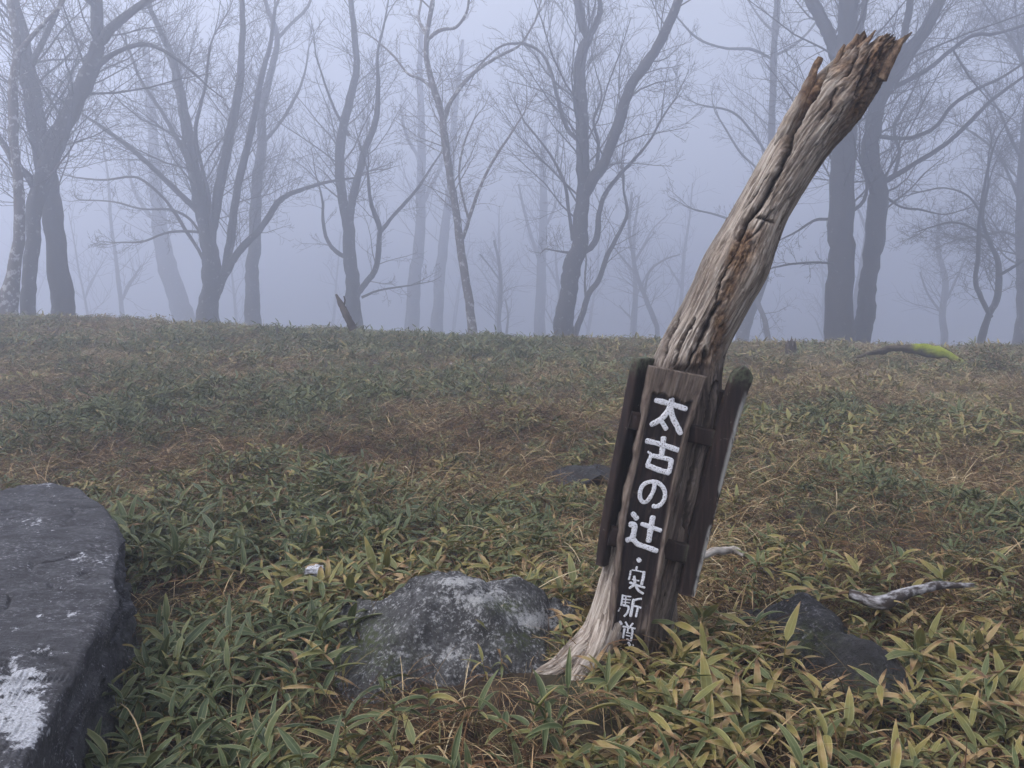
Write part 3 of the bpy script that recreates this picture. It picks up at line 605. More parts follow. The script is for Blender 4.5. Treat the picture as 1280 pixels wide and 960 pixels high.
def tree(label, Y, limbs, barkk='grey', group=None, lev=3, dens=1.0, rmin=.0065, name='beech_tree', up=.07, ext=True, seed=0, dz=0.):
    TR.seed(seed*77+5)
    if seed < 100: Y = min(Y*1.9, 72) if Y < 26 else min(Y*2.1, 78); ext = Y < 48; dens = dens*1.15
    tk = Tubes(); cr = Tubes()
    b0 = limbs[0][0][0]; base = W(b0[0], b0[1], Y); base[2] = float(hgt(base[0], base[1]))
    for li, (pts, ws) in enumerate(limbs):
        w0, w1 = ws[0], ws[-1]
        n = max(8, 5*len(pts)); off = TR.uniform(-.16, .16)
        P2 = []
        for i, q in enumerate(pts):
            fr = i/(len(pts)-1); yy = q[2] if len(q) > 2 else Y + (0 if li == 0 else off*fr*Y*.55)
            P2.append(W(q[0], q[1], yy))
        P2 = np.array(P2)
        if li == 0:                                # root the trunk in the ground
            e = P2[0].copy(); e[2] = min(base[2], e[2])-.35; P2 = np.vstack([e, P2]); ws = [ws[0]*1.25]+list(ws)
        P = catmull(P2, n+6); k = np.linspace(0, 1, len(P))
        rr_ = np.interp(k, np.linspace(0, 1, len(ws)), ws)/2*Y/FPX*(1 if li == 0 else .86)
        wob = rr_[:, None]*.22*np.stack([fbm(k*len(pts)*1.3, li, 0, 2, seed+li), fbm(k*len(pts)*1.3, li+7, 0, 2, seed+li), 0*k], -1)
        P = P+wob+rr_[:, None]*.10*np.stack([vn(np.arange(len(P))*1.0, li, 0, seed+50), 0*k, vn(np.arange(len(P))*1.0, li+9, 0, seed+51)], -1); rr_ = rr_*(1+.10*fbm(k*len(pts)*1.7, li, 5, 2, seed))
        if li == 0: rr_ = rr_*(1+.35*np.exp(-k*len(P)*.55*.35))
        tk.add(P, rr_, 14 if rr_[0] > .06 else 8)
        L = np.linalg.norm(np.diff(P, axis=0), axis=1).sum()
        # side branches off this limb
        t0 = .42 if li == 0 else .12
        nb = max(3, int(L*1.7*dens))
        for j in range(nb):
            t = t0+(1-t0)*(j+TR.random())/nb; x = min(t, .99)*(len(P)-1); i = int(x); q = Vector(P[i])*(1-(x-i))+Vector(P[i+1])*(x-i)
            dd = Vector(P[i+1]-P[i]).normalized(); perp = dd.cross(rvec())
            if perp.length < .1: continue
            perp.normalize(); an = R(TR.uniform(35, 70)); nd = (dd*math.cos(an)+perp*math.sin(an)+Vector((0, 0, .05))).normalized()
            r_l = rr_[i]; rb = min(max(rmin*1.6, r_l*TR.uniform(.08, .20)), .045)
            grow(cr, q, nd, min(6.5, max(.7, rb*TR.uniform(70, 125))), rb, lev-1, rmin, up, dens)
        if ext:
            dd = Vector(P[-1]-P[-3]).normalized()
            for e in range(2):
                nd = (dd+rvec()*.28).normalized(); grow(cr, Vector(P[-1]), nd, min(5.5, max(.8, rr_[-1]*48)), rr_[-1]*(.92 if e == 0 else .6), lev, rmin, up, dens)
    root = tag(empty(name, base), label, 'tree', group)
    adopt(tk.build('trunk', BK[barkk]), root); adopt(cr.build('crown', BK[barkk]), root)
    return root
tree('slender pale-barked tree with mottled white foot, leftmost at the frame edge', 13.2, [
 ([(8, 388), (13, 362), (21, 324), (25, 275), (22, 225), (17, 170), (16, 110), (21, 60), (13, 5)], [22, 15, 12, 12, 11, 11, 10, 9, 8]),
 ([(20, 70), (36, 50), (52, 32), (75, 8), (88, -14)], [8, 6, 5, 4, 3]), ([(22, 225), (8, 190), (-12, 160), (-30, 120)], [5, 4, 3, 2])], 'pale', seed=1, lev=3, dens=.8)
tree('dark leaning tree at left that forks high into two arching limbs', 14.5, [
 ([(35, 387), (38, 340), (40, 306), (43, 263), (55, 221), (70, 177), (92, 130), (112, 90), (124, 55)], [17, 15, 16, 18, 20, 19, 18, 19, 16]),
 ([(124, 55), (140, 35), (160, 18), (196, -6)], [13, 12, 9, 8]), ([(122, 58), (118, 32), (117, 8), (114, -20)], [11, 9, 8, 7]),
 ([(110, 95), (132, 74), (158, 60), (185, 56), (212, 68), (240, 90), (262, 110)], [8, 7, 6, 5, 4, 3, 2]),
 ([(46, 240), (34, 220), (20, 205), (5, 180), (-20, 150)], [11, 9, 8, 7, 6]), ([(70, 178), (88, 160), (100, 140), (108, 110)], [6, 5, 4, 3])], 'grey', seed=2)
tree('thickest dark trunk at left, leaning left behind the forked tree', 15.2, [
 ([(78, 388), (74, 340), (70, 300), (64, 250), (53, 195), (42, 130), (33, 85), (25, 35), (12, -10)], [26, 23, 22, 21, 21, 20, 19, 16, 14]),
 ([(34, 90), (50, 60), (64, 30), (80, -5)], [9, 8, 6, 5]), ([(50, 180), (66, 160), (84, 142), (90, 120), (88, 95)], [7, 6, 5, 4, 3])], 'dark', seed=3)
tree('many-stemmed spreading tree with long branches sweeping to the left', 19, [
 ([(260, 402), (262, 380), (264, 362), (263, 335), (262, 305), (253, 262), (242, 214), (233, 160), (224, 112), (217, 75), (203, 45), (190, 15)], [28, 24, 22, 20, 19, 17, 15, 13, 11, 9, 7, 6]),
 ([(264, 320), (266, 285), (272, 248), (282, 198), (289, 160), (297, 118), (302, 70), (303, 20), (302, -15)], [14, 14, 14, 13, 12, 11, 9, 8, 6]),
 ([(267, 375), (276, 350), (284, 330), (291, 276), (299, 229), (310, 182), (318, 145), (326, 100), (338, 55), (344, 10)], [14, 13, 12, 11, 11, 10, 9, 8, 6, 5]),
 ([(280, 345), (296, 318), (312, 300), (330, 280), (350, 250), (375, 238), (408, 228), (445, 222)], [11, 11, 10, 9, 8, 6, 4, 3]),
 ([(258, 285), (249, 267), (230, 247), (211, 229), (171, 192), (130, 161), (102, 142)], [9, 8, 8, 7, 6, 5, 3]),
 ([(259, 335), (248, 312), (233, 289), (218, 265), (202, 245), (171, 222), (130, 225), (95, 222)], [5, 5, 5, 4, 4, 3, 3, 2]),
 ([(250, 290), (235, 272), (212, 262), (177, 261), (140, 252), (100, 250)], [4, 4, 3, 3, 2, 2]),
 ([(248, 290), (226, 289), (205, 292), (178, 302), (150, 303)], [4, 4, 3, 3, 2]),
 ([(245, 230), (232, 195), (214, 160), (196, 130), (176, 100), (160, 60)], [8, 7, 6, 5, 4, 3]),
 ([(262, 300), (262, 255), (254, 215), (244, 165), (256, 110), (262, 60)], [6, 6, 5, 5, 4, 3])], 'grey', seed=4, dens=1.05)
tree('straight grey tree close behind the right limb of the many-stemmed tree', 24, [
 ([(318, 408), (316, 370), (316, 344), (318, 293), (321, 238), (327, 183), (328, 137), (340, 85), (347, 45), (334, 10), (328, -15)], [22, 19, 17, 15, 13, 12, 11, 9, 7, 6, 5]),
 ([(347, 48), (364, 30), (382, 12), (392, -10)], [5, 4, 4, 3]), ([(327, 180), (345, 160), (365, 130), (380, 95), (386, 60)], [5, 4, 4, 3, 2])], 'grey', seed=5, dens=.85)
tree('tall tree left of centre with low right limb and a snag at its foot', 21, [
 ([(443, 410), (441, 375), (439, 345), (436, 293), (427, 240), (425, 200), (427, 165), (437, 124), (446, 85), (443, 48), (439, 0)], [20, 18, 17, 15, 13, 12, 11, 10, 8, 7, 6]),
 ([(436, 280), (440, 255), (445, 229), (457, 186), (470, 150), (473, 110), (472, 70), (480, 30)], [11, 11, 10, 9, 8, 6, 4, 3]),
 ([(446, 368), (458, 352), (470, 335), (474, 300), (474, 285), (463, 250), (460, 215)], [9, 9, 8, 7, 7, 5, 3]),
 ([(474, 292), (490, 272), (505, 255), (520, 238), (538, 211), (552, 190)], [6, 5, 5, 4, 3, 2]),
 ([(433, 322), (420, 314), (409, 300), (404, 275), (403, 250), (395, 220)], [6, 6, 5, 4, 3, 2]),
 ([(452, 372), (470, 364), (490, 360), (512, 357)], [4, 3, 3, 2]), ([(437, 170), (420, 140), (408, 110), (395, 70)], [5, 4, 3, 2])], 'grey', seed=6, dens=.95)
tree('faint pale trunk in thick fog left of the slender centre tree', 34, [
 ([(515, 412), (518, 360), (525, 293), (527, 220), (526, 150), (524, 90), (528, 30)], [17, 16, 14, 11, 9, 7, 5]), ([(526, 260), (540, 230), (552, 205), (560, 170)], [7, 6, 5, 3]), ([(526, 200), (508, 170), (500, 130)], [5, 4, 3])], 'grey', seed=7, dens=.6, lev=2, rmin=.009)
tree('faint narrow trunk leaning right in thick fog beside the slender centre tree', 36, [
 ([(546, 414), (550, 350), (556, 290), (563, 230), (566, 170), (572, 110), (578, 50)], [16, 13, 12, 10, 8, 6, 4])], 'grey', seed=8, dens=.6, lev=2, rmin=.009)
tree('slender mottled tree at centre that curves left and forks with a wide right limb', 17, [
 ([(591, 418), (586, 375), (576, 315), (571, 270), (564, 229), (556, 170), (553, 145), (541, 108), (533, 70), (533, 45)], [12, 11, 10, 10, 9, 9, 9, 8, 7, 6]),
 ([(534, 50), (550, 38), (570, 34), (582, 18), (586, 0), (584, -20)], [5, 5, 4, 4, 3, 3]), ([(534, 45), (524, 25), (526, 5), (530, -20)], [5, 4, 3, 3]),
 ([(556, 150), (562, 130), (575, 110), (588, 95), (600, 85), (622, 71), (650, 56), (668, 28)], [7, 6, 6, 5, 5, 4, 3, 3]),
 ([(574, 310), (583, 285), (590, 262), (602, 229), (620, 195), (640, 165), (656, 140)], [5, 5, 5, 4, 4, 3, 2]),
 ([(586, 275), (578, 245), (574, 215), (580, 180), (592, 150)], [4, 3, 3, 3, 2]), ([(545, 115), (528, 100), (510, 92), (492, 70), (470, 50)], [4, 4, 3, 3, 2])], 'pale', seed=9)
tree('large two-limbed tree near the middle with an S-curved trunk', 18, [
 ([(703, 426), (708, 380), (716, 335), (724, 305), (727, 265), (729, 225), (728, 180), (727, 140), (725, 105), (726, 70), (735, 47), (727, 28), (720, -10)], [27, 24, 22, 22, 20, 18, 17, 16, 16, 14, 13, 11, 9]),
 ([(735, 50), (744, 32), (750, 12), (748, -15)], [8, 8, 6, 5]),
 ([(731, 242), (742, 222), (754, 205), (769, 164), (787, 112), (815, 70), (836, 30), (852, -8)], [16, 15, 15, 15, 14, 13, 12, 11]),
 ([(725, 318), (742, 306), (747, 285), (748, 268), (758, 240), (775, 218), (792, 200), (812, 176), (826, 150)], [9, 9, 8, 7, 6, 5, 4, 3, 3]),
 ([(726, 178), (712, 165), (704, 148), (696, 118), (688, 88), (676, 66), (655, 55), (628, 57), (606, 74)], [6, 6, 6, 5, 5, 4, 4, 3, 3]),
 ([(716, 300), (711, 265), (706, 230), (692, 200), (672, 172), (655, 152)], [6, 5, 5, 4, 3, 3]),
 ([(745, 215), (748, 180), (742, 150), (752, 120), (745, 90)], [5, 5, 4, 3, 2]), ([(712, 316), (698, 314), (682, 311)], [4, 3, 2])], 'grey', seed=10, dens=1.05)
tree('thin curved stem rising beside the foot of the large two-limbed tree', 19.5, [
 ([(719, 424), (727, 395), (735, 370), (748, 350), (758, 322), (770, 298), (784, 268), (780, 240)], [9, 8, 7, 7, 6, 5, 4, 3]), ([(733, 378), (731, 350), (733, 325)], [4, 3, 3])], 'grey', seed=11, dens=.8)
tree('pale leaning trunk half hidden behind the signpost', 25, [
 ([(926, 432), (934, 400), (946, 366), (957, 330), (962, 270), (963, 220), (965, 160), (966, 110), (967, 60), (971, 0), (970, -25)], [16, 15, 14, 13, 11, 10, 9, 8, 8, 7, 6]),
 ([(967, 75), (940, 62), (905, 60), (872, 48), (845, 20)], [4, 4, 3, 3, 2]), ([(967, 70), (990, 58), (1012, 38), (1030, 10)], [4, 4, 3, 3]), ([(945, 372), (955, 398), (962, 432)], [6, 7, 8]),
 ([(963, 200), (940, 165), (915, 140), (880, 132)], [4, 3, 3, 2]), ([(963, 240), (945, 210), (925, 190), (900, 150)], [4, 3, 3, 2]), ([(958, 300), (935, 285), (900, 270), (868, 262)], [4, 3, 3, 2]), ([(968, 40), (952, 25), (935, 0)], [4, 3, 2])], 'grey', seed=12, dens=.85)
tree('straight thick trunk behind the top of the signpost, left of a crooked one', 16.5, [
 ([(1049, 430), (1050, 380), (1052, 321), (1051, 260), (1052, 206), (1055, 150), (1057, 92), (1060, 40), (1060, -10)], [32, 30, 29, 29, 28, 27, 26, 23, 21]),
 ([(1056, 110), (1047, 78), (1036, 45), (1022, 16), (1008, -12)], [17, 18, 18, 17, 15]), ([(1060, 60), (1072, 40), (1080, 15), (1084, -15)], [8, 9, 8, 7]),
 ([(1058, 264), (1068, 262), (1080, 250), (1084, 230), (1076, 205)], [5, 5, 5, 4, 3]), ([(1048, 330), (1020, 328), (990, 330), (965, 335)], [4, 3, 3, 2]), ([(1048, 275), (1020, 275), (995, 290), (975, 300)], [5, 4, 3, 2])], 'dark', seed=13, dens=.9)
tree('crooked S-shaped trunk with a spray of rising branches to the right', 17, [
 ([(1075, 430), (1080, 395), (1085, 358), (1093, 310), (1096, 270), (1098, 232), (1088, 200), (1089, 170), (1097, 135), (1109, 108), (1130, 73), (1155, 40), (1178, -5)], [25, 22, 21, 21, 22, 23, 21, 19, 19, 18, 16, 14, 12]),
 ([(1110, 105), (1122, 76), (1130, 45), (1136, 15), (1140, -15)], [10, 10, 9, 9, 8]),
 ([(1106, 226), (1125, 216), (1146, 203), (1168, 190), (1190, 174), (1215, 150), (1240, 125), (1290, 88)], [8, 7, 7, 6, 6, 5, 4, 3]),
 ([(1112, 110), (1140, 98), (1166, 82), (1190, 62), (1217, 44), (1245, 42), (1285, 30)], [7, 6, 6, 5, 5, 4, 4]),
 ([(1096, 170), (1120, 173), (1143, 171), (1170, 158), (1190, 132), (1220, 112), (1253, 96), (1290, 72)], [6, 5, 5, 5, 5, 4, 3, 3]),
 ([(1118, 220), (1124, 190), (1118, 160), (1135, 125), (1150, 95)], [5, 5, 4, 3, 2]), ([(1100, 240), (1125, 258), (1150, 262), (1180, 268), (1205, 262)], [4, 3, 3, 2, 2]),
 ([(1190, 60), (1202, 80), (1215, 100), (1240, 130)], [3, 3, 2, 2])], 'dark', seed=14, dens=1.0)
tree('small crooked double-stemmed tree behind the shrub at far right', 18, [
 ([(1227, 425), (1236, 395), (1247, 368), (1247, 325), (1236, 300), (1228, 270), (1236, 230)], [9, 8, 8, 7, 5, 4, 3]),
 ([(1238, 396), (1226, 372), (1219, 350), (1223, 320), (1224, 280), (1230, 235), (1240, 190)], [7, 7, 6, 6, 5, 4, 3]),
 ([(1247, 345), (1265, 335), (1285, 322)], [5, 4, 3]), ([(1236, 300), (1215, 285), (1190, 278), (1160, 285)], [4, 3, 3, 2]), ([(1228, 270), (1210, 245), (1180, 235), (1150, 240)], [3, 3, 2, 2])], 'dark', seed=15, dens=1.5, up=.03, rmin=.005)
tree('hazy trunk cut by the right frame edge with dense fine twigs', 21, [
 ([(1282, 425), (1280, 350), (1276, 300), (1277, 240), (1280, 180), (1284, 120)], [22, 15, 13, 11, 9, 6]), ([(1277, 260), (1262, 220), (1240, 185), (1215, 165)], [5, 4, 3, 3]), ([(1278, 200), (1262, 170), (1250, 140), (1230, 110)], [5, 4, 3, 2]),
 ([(1277, 300), (1255, 290), (1225, 295), (1195, 300)], [4, 4, 3, 2])], 'grey', seed=16, dens=1.4, up=.02)
tree('dim leaning trunk fading into fog left of the many-stemmed tree', 33, [
 ([(232, 405), (222, 370), (210, 335), (203, 300), (197, 250), (193, 190), (188, 120), (180, 50)], [26, 23, 21, 18, 14, 11, 8, 6]), ([(200, 280), (180, 260), (165, 230), (160, 190)], [7, 6, 4, 3])], 'grey', seed=17, dens=.6, lev=2, rmin=.009)
tree('dim thin tree in fog right of centre between the large tree and signpost', 30, [
 ([(822, 420), (818, 400), (808, 375), (797, 345), (790, 315), (786, 280), (790, 240)], [6, 6, 6, 5, 4, 4, 3]), ([(805, 370), (812, 340), (830, 325), (850, 318)], [4, 3, 3, 2]), ([(797, 345), (780, 325), (768, 310)], [3, 3, 2])], 'grey', seed=18, dens=1.2, lev=2, rmin=.007)
tree('thin dim sapling in fog just left of the large two-limbed tree', 29, [
 ([(625, 420), (624, 395), (626, 365), (625, 335), (618, 300)], [7, 6, 5, 4, 3]), ([(633, 420), (635, 395), (632, 375)], [4, 3, 2]), ([(625, 350), (610, 330), (600, 318)], [3, 2, 2])], 'grey', seed=19, dens=1.3, lev=2, rmin=.006)
tree('dim upright trunk in thick fog left of the large two-limbed tree', 36, [
 ([(676, 420), (675, 370), (677, 320), (680, 260), (678, 200), (684, 140)], [13, 12, 11, 9, 7, 4]), ([(676, 330), (664, 295), (655, 262), (648, 230)], [6, 5, 4, 3]), ([(678, 290), (692, 262), (700, 235)], [5, 4, 3])], 'grey', seed=20, dens=.7, lev=2, rmin=.009)
tree('dim small tree in fog between the crooked tree and the shrub', 31, [
 ([(1180, 428), (1178, 390), (1182, 350), (1172, 310), (1175, 260)], [9, 8, 7, 5, 3]), ([(1180, 380), (1195, 350), (1208, 320)], [4, 3, 2]), ([(1180, 395), (1160, 368), (1150, 340)], [4, 3, 2])], 'grey', seed=21, dens=1.1, lev=2, rmin=.008)
# fainter trees behind, one by one, and the same wood going on to either side
fr = random.Random(5)
for i in range(26):
    Y = fr.uniform(66, 105); xw = fr.uniform(-.85, .85)*Y
    zb = float(hgt(xw, Y)); px0, py0 = [float(t) for t in PXP(np.array([xw, Y, zb]))]
    hgt_m = fr.uniform(20, 30); wpx = fr.uniform(.3, .75)/Y*FPX; lean = fr.uniform(-.12, .12)
    mk = lambda x, z: tuple(float(t) for t in PXP(np.array([x, Y, z])))
    pts = []; bx = xw
    for k in range(7):
        f1 = k/6; pts.append(mk(xw+lean*hgt_m*f1+fr.uniform(-.25, .25)*f1, zb+hgt_m*.8*f1))
    limbs = [(pts, [wpx, wpx*.85, wpx*.75, wpx*.6, wpx*.5, wpx*.35, wpx*.2])]
    for b in range(fr.randint(2, 4)):
        s0 = fr.randint(2, 4); sg = fr.choice((-1, 1)); q = pts[s0]; zz0 = zb+hgt_m*.8*s0/6; x0 = xw+lean*hgt_m*s0/6
        ln = fr.uniform(2, 4.5); limbs.append(([q]+[mk(x0+sg*ln*.6*f1+fr.uniform(-.2, .2), zz0+ln*f1**.8) for f1 in (.33, .66, 1)], [wpx*.42, wpx*.34, wpx*.25, wpx*.14]))
    TRm = min(14.0, 17.0-zb)
    tree('dim bare tree standing far back in the fog', Y, limbs, 'grey', group='dim bare trees far back in the fog', lev=2, dens=.5, rmin=.016, seed=100+i, ext=False)
# out-of-frame neighbours so the wood goes on when seen from the side
# ------------------------------------------------------------------ things on the crest
m = M('rotten_stump_wood'); a = m.geo(); g = m.noise(m.mapv(a, (9, 9, 2)), 1, 5)
MAT_STUMP = m.out(m.mix(g, (.020, .016, .015), (.11, .088, .075)), .9, m.bump(g, .8, .03), .1)
def jag_stump(pl, label, cat, name, h_, r_, lean=(0, 0), seed=0, spikes=7):
    Y = pl[2]; b = W(pl[0], pl[1], Y); b[2] = float(hgt(b[0], b[1])); nu_, nv_ = 40, 22
    a_ = np.arange(nu_)*2*math.pi/nu_; k = np.linspace(0, 1, nv_)[:, None]
    top_ = h_*(1-.45*np.abs(vn(a_*spikes/3, seed, 0, seed)))*(1-.25*np.abs(vn(a_*6, 3, 0, seed)))
    r = r_*(1.25-.4*k**.5)*(1+.12*vn(np.cos(a_)[None]*3, np.sin(a_)[None]*3, k*3, seed+1))
    z = k*top_[None]-.12*(1-k)
    V = np.stack([b[0]+r*np.cos(a_)+lean[0]*z, b[1]+r*np.sin(a_)+lean[1]*z, b[2]+z], -1)
    inn_ = V[-1].copy(); cm = inn_.mean(0); I2 = cm+(inn_-cm)*.45; I2[:, 2] = b[2]+h_*.25
    V = np.concatenate([V.reshape(-1, 3), I2]); return tag(mesh(name, V, gridF(nu_, nv_+1, True), MAT_STUMP), label, cat)
jag_stump((990, 434, 14.6), 'small jagged rotten stump on the crest just right of the signpost', 'stump', 'tree_stump', .48, .11, (-.1, 0), 3)
jag_stump((348, 414, 15), 'tiny dark stub sticking up from the crest, left part of the meadow', 'stub', 'tree_stub', .36, .03, (-.1, 0), 9)
tag(stick('leaning_snag', [(442, 412, 15.2), (436, 400, 15.2), (428, 384, 15.3), (420, 368, 15.4)], [10, 9, 8, 3], MAT_STUMP, 4, 10), 'broken dark snag leaning left on the crest in front of the tall tree', 'snag')
tag(stick('twig', [(429, 384, 15.3), (431, 377, 15.3), (430, 370, 15.3)], [3, 2, 1.5], MAT_STUMP, 5, 6), 'short upright twig standing against the broken leaning snag', 'twig')
# old log grown over with moss, low shrub beside it
m = M('moss_grown_log'); a = m.geo(); mo = m.attr('moss').outputs['Fac']; g = m.noise(a, 9, 5, .65)
c = m.mix(g, (.022, .018, .014), (.12, .095, .07)); mm = m.math('ADD', mo, m.math('MULTIPLY', m.math('SUBTRACT', g, .5), .9))
c = m.mix(m.mr(mm, .40, .85), c, m.mix(m.noise(a, 26, 4), (.13, .16, .012), (.33, .37, .035)))
MAT_MOSSLOG = m.out(c, .95, m.bump(m.noise(a, 60, 5, .7), 1, .03), .1)
YM = 13.4
P = catmull([W(1070, 440, YM+.3), W(1095, 434, YM+.2), W(1130, 432, YM+.1), W(1150, 434, YM), W(1175, 441, YM-.1), W(1200, 449, YM-.3), W(1222, 457, YM-.5)], 70)
k = np.linspace(0, 1, 70); r = np.interp(k, [0, .2, .4, .55, .7, .9, 1], [.02, .05, .07, .095, .095, .07, .03])*(1+.2*fbm(k*9, 0, 0, 3, 3))
t = Tubes(); t.add(P, r, 26, cap=True); V, F, U = t.arrays(); V = V+.075*np.stack([fbm(V[:, 0]*4, V[:, 1]*4, V[:, 2]*4, 4, s_) for s_ in (1, 2, 3)], -1); V[:, 2] -= .035+.05*sst(.55, .2, U[:, 2]/U[:, 2].max())
upn = (V[:, 2]-np.interp(U[:, 2], np.linspace(0, U[:, 2].max(), 70), P[:, 2]))/.15
ms_ = np.clip(.75+.6*upn, 0, 1)*sst(.38, .50, U[:, 2]/U[:, 2].max())
tag(mesh('mossy_log', V, [tuple(f[:3]) if f[2] == f[3] else tuple(f) for f in F.tolist()], MAT_MOSSLOG, attrs={'moss': ms_, 'wuv': U}), 'half-buried dark log covered with bright yellow-green moss on the crest at right', 'log')
# ------------------------------------------------------------------ dwarf bamboo and withered grass
def leaf_mat(name, inst):
    m = M(name); uv = m.attr('luv').outputs['Vector']; sep = m.n('ShaderNodeSeparateXYZ'); m.L(uv, sep.inputs[0])
    U_, V_, A_ = sep.outputs
    tint = m.attr('tint', inst).outputs['Fac'] if inst else 0.0
    age = m.math('ADD', A_, tint); o = m.geo()
    blot = m.math('MULTIPLY', m.math('SUBTRACT', m.noise(o, 38, 4), .5), .35)
    tipb = m.math('MULTIPLY', m.math('POWER', V_, 4.), m.math('MULTIPLY', A_, .9))
    age = m.math('ADD', m.math('ADD', age, blot), tipb)
    c = m.ramp(age, [(.0, (.015, .030, .009)), (.22, (.042, .063, .019)), (.42, (.092, .103, .034)), (.56, (.145, .132, .032)), (.68, (.20, .150, .036)), (.80, (.29, .195, .095)), (.90, (.20, .10, .037)), (1.0, (.09, .040, .020))])
    ed = m.math('ABSOLUTE', m.math('SUBTRACT', U_, .5))                 # pale withered margin
    edn = m.math('ADD', ed, m.math('MULTIPLY', m.math('SUBTRACT', m.noise(o, 120, 2), .5), .12))
    marg = m.math('MULTIPLY', m.mr(edn, .38, .46), .38)
    c = m.mix(marg, c, (.42, .37, .22))
    vein = m.n('ShaderNodeMath', operation='SINE'); m.L(m.math('MULTIPLY', U_, 75.), vein.inputs[0])
    rib = m.mr(ed, .015, .05, 1, 0); c = m.mix(m.math('MULTIPLY', rib, .28), c, (.30, .31, .16))
    c = m.mix(m.math('MULTIPLY', m.mr(vein.outputs[0], -.2, 1), .14), c, (.22, .25, .15))
    mat = m.out(c, .6, m.bump(vein.outputs[0], .25, .001), .3)
    tr = m.n('ShaderNodeBsdfTranslucent'); m.L(m.mix(.3, c, (.20, .22, .05)), tr.inputs[0]); ms = m.n('ShaderNodeMixShader'); ms.inputs[0].default_value = .14
    m.L(m.b.outputs[0], ms.inputs[1]); m.L(tr.outputs[0], ms.inputs[2]); m.L(ms.outputs[0], m.t.nodes['Material Output'].inputs[0])
    return mat
MAT_LEAF_I = leaf_mat('dwarf_bamboo_leaf', True); MAT_LEAF = leaf_mat('dwarf_bamboo_leaf_single', False)
def grass_mat(name, stops, inst=True):
    m = M(name); uv = m.attr('luv').outputs['Vector']; sep = m.n('ShaderNodeSeparateXYZ'); m.L(uv, sep.inputs[0])
    t = m.math('ADD', sep.outputs[2], m.attr('tint', True).outputs['Fac'])
    return m.out(m.ramp(t, stops), .75, None, .2)
MAT_STRAW = grass_mat('withered_grass', [(.0, (.036, .017, .008)), (.3, (.120, .060, .027)), (.5, (.10, .10, .042)), (.6, (.26, .160, .075)), (.8, (.35, .265, .150)), (1., (.46, .38, .24))])
VR = random.Random(21)
class Leaves:
    def __init__(s): s.V = []; s.F = []; s.U = []; s.n = 0
    def leaf(s, base, az, el, L, wd, droop, age, roll=0., fold=.25, rows=6, cols=3, twist=0.):
        """blade leaving base towards azimuth az at elevation el, bending down along its length"""
        p = np.array(base, float); e = el; pts = []; st_ = L/(rows-1)
        for i in range(rows):
            t = i/(rows-1)
            d = np.array([math.cos(az)*math.cos(e), math.sin(az)*math.cos(e), math.sin(e)])
            sd = np.array([-math.sin(az), math.cos(az), 0]); up_ = np.cross(d, sd)*-1 if False else np.cross(sd, d)*-1
            up_ = np.cross(d, sd)
            rl = roll+twist*t; s2 = sd*math.cos(rl)+up_*math.sin(rl); u2 = up_*math.cos(rl)-sd*math.sin(rl)
            wf = (math.sin(math.pi*min(1, t**.62*.97+.03))**.75)*wd/2 if t < 1 else 0.0006
            if t == 0: wf = wd*.10
            for c in range(cols):
                q = c/(cols-1)*2-1
                pts.append(p+s2*wf*q+u2*(abs(q)*wf*fold*1.6)); s.U.append((c/(cols-1), t, age))
            p = p+d*st_; e -= droop/(rows-1)
        s.V.append(np.array(pts)); s.F.append(gridF(cols, rows)+s.n); s.n += rows*cols
    def stem(s, P, r, age=.45):
        P = np.asarray(P, float); n = len(P)
        for i, q in enumerate(P):
            for a_ in (0, 2.09, 4.19):
                s.U.append((.25, 0, age))
        V = np.array([[q+np.array([math.cos(a_)*r, math.sin(a_)*r, 0]) for a_ in (0, 2.09, 4.19)] for q in P]).reshape(-1, 3)
        s.V.append(V); s.F.append(gridF(3, n, True)+s.n); s.n += n*3
    def arr(s): return np.concatenate(s.V), np.concatenate(s.F), np.array(s.U)
def pick_age(kind):
    r = VR.random()
    if kind == 'green': return VR.uniform(.02, .24) if r < .72 else (VR.uniform(.3, .48) if r < .90 else VR.uniform(.72, .92))
    if kind == 'mid': return VR.uniform(.12, .36) if r < .60 else (VR.uniform(.4, .62) if r < .80 else VR.uniform(.74, .95))
    if kind == 'yellow': return VR.uniform(.22, .42) if r < .5 else (VR.uniform(.48, .70) if r < .84 else VR.uniform(.75, .95))
    return VR.uniform(.70, .95) if r < .75 else VR.uniform(.3, .6)
def sprig(Lv, x, y, kind, h=None, leaves=None, sc_=1., rows=6, cols=3):
    sc_ *= VR.uniform(.62, 1.08)
    h = (h or VR.uniform(.05, .16))*sc_; az0 = VR.uniform(0, 6.28); ln = VR.uniform(0, .45)
    base = np.array([x, y, -.04]); top = np.array([x+math.cos(az0)*h*ln, y+math.sin(az0)*h*ln, h])
    mid = (base+top)/2+np.array([VR.uniform(-.015, .015), VR.uniform(-.015, .015), 0])
    Lv.stem([base, mid, top], .0016, .55)
    n = leaves or VR.randint(4, 7)
    for i in range(n):
        t = 1-(.45*(i//2)/max(1, n/2)); b = mid*(1-t)*2+top*(2*t-1) if t > .5 else mid
        az = az0+i*2.4+VR.uniform(-.5, .5); el = VR.uniform(-.30, .65) if i else VR.uniform(.3, 1.2)
        L = VR.uniform(.065, .135)*sc_; age = pick_age(kind)
        dead = age > .7
        Lv.leaf(b, az, el-(.5 if dead else 0), L*(.85 if dead else 1), L*VR.uniform(.16, .24)*(.6 if dead else 1), VR.uniform(.2, .9)+(.5 if dead else 0), age, VR.uniform(-.5, .5), VR.uniform(.1, .5)*(1.8 if dead else 1), rows, cols, VR.uniform(-.5, .5)*(2.5 if dead else 1))
pc = bpy.data.collections.new('ground_cover_pieces')
kinds = ['green']*4+['mid']*4+['yellow']*3+['dead']*2
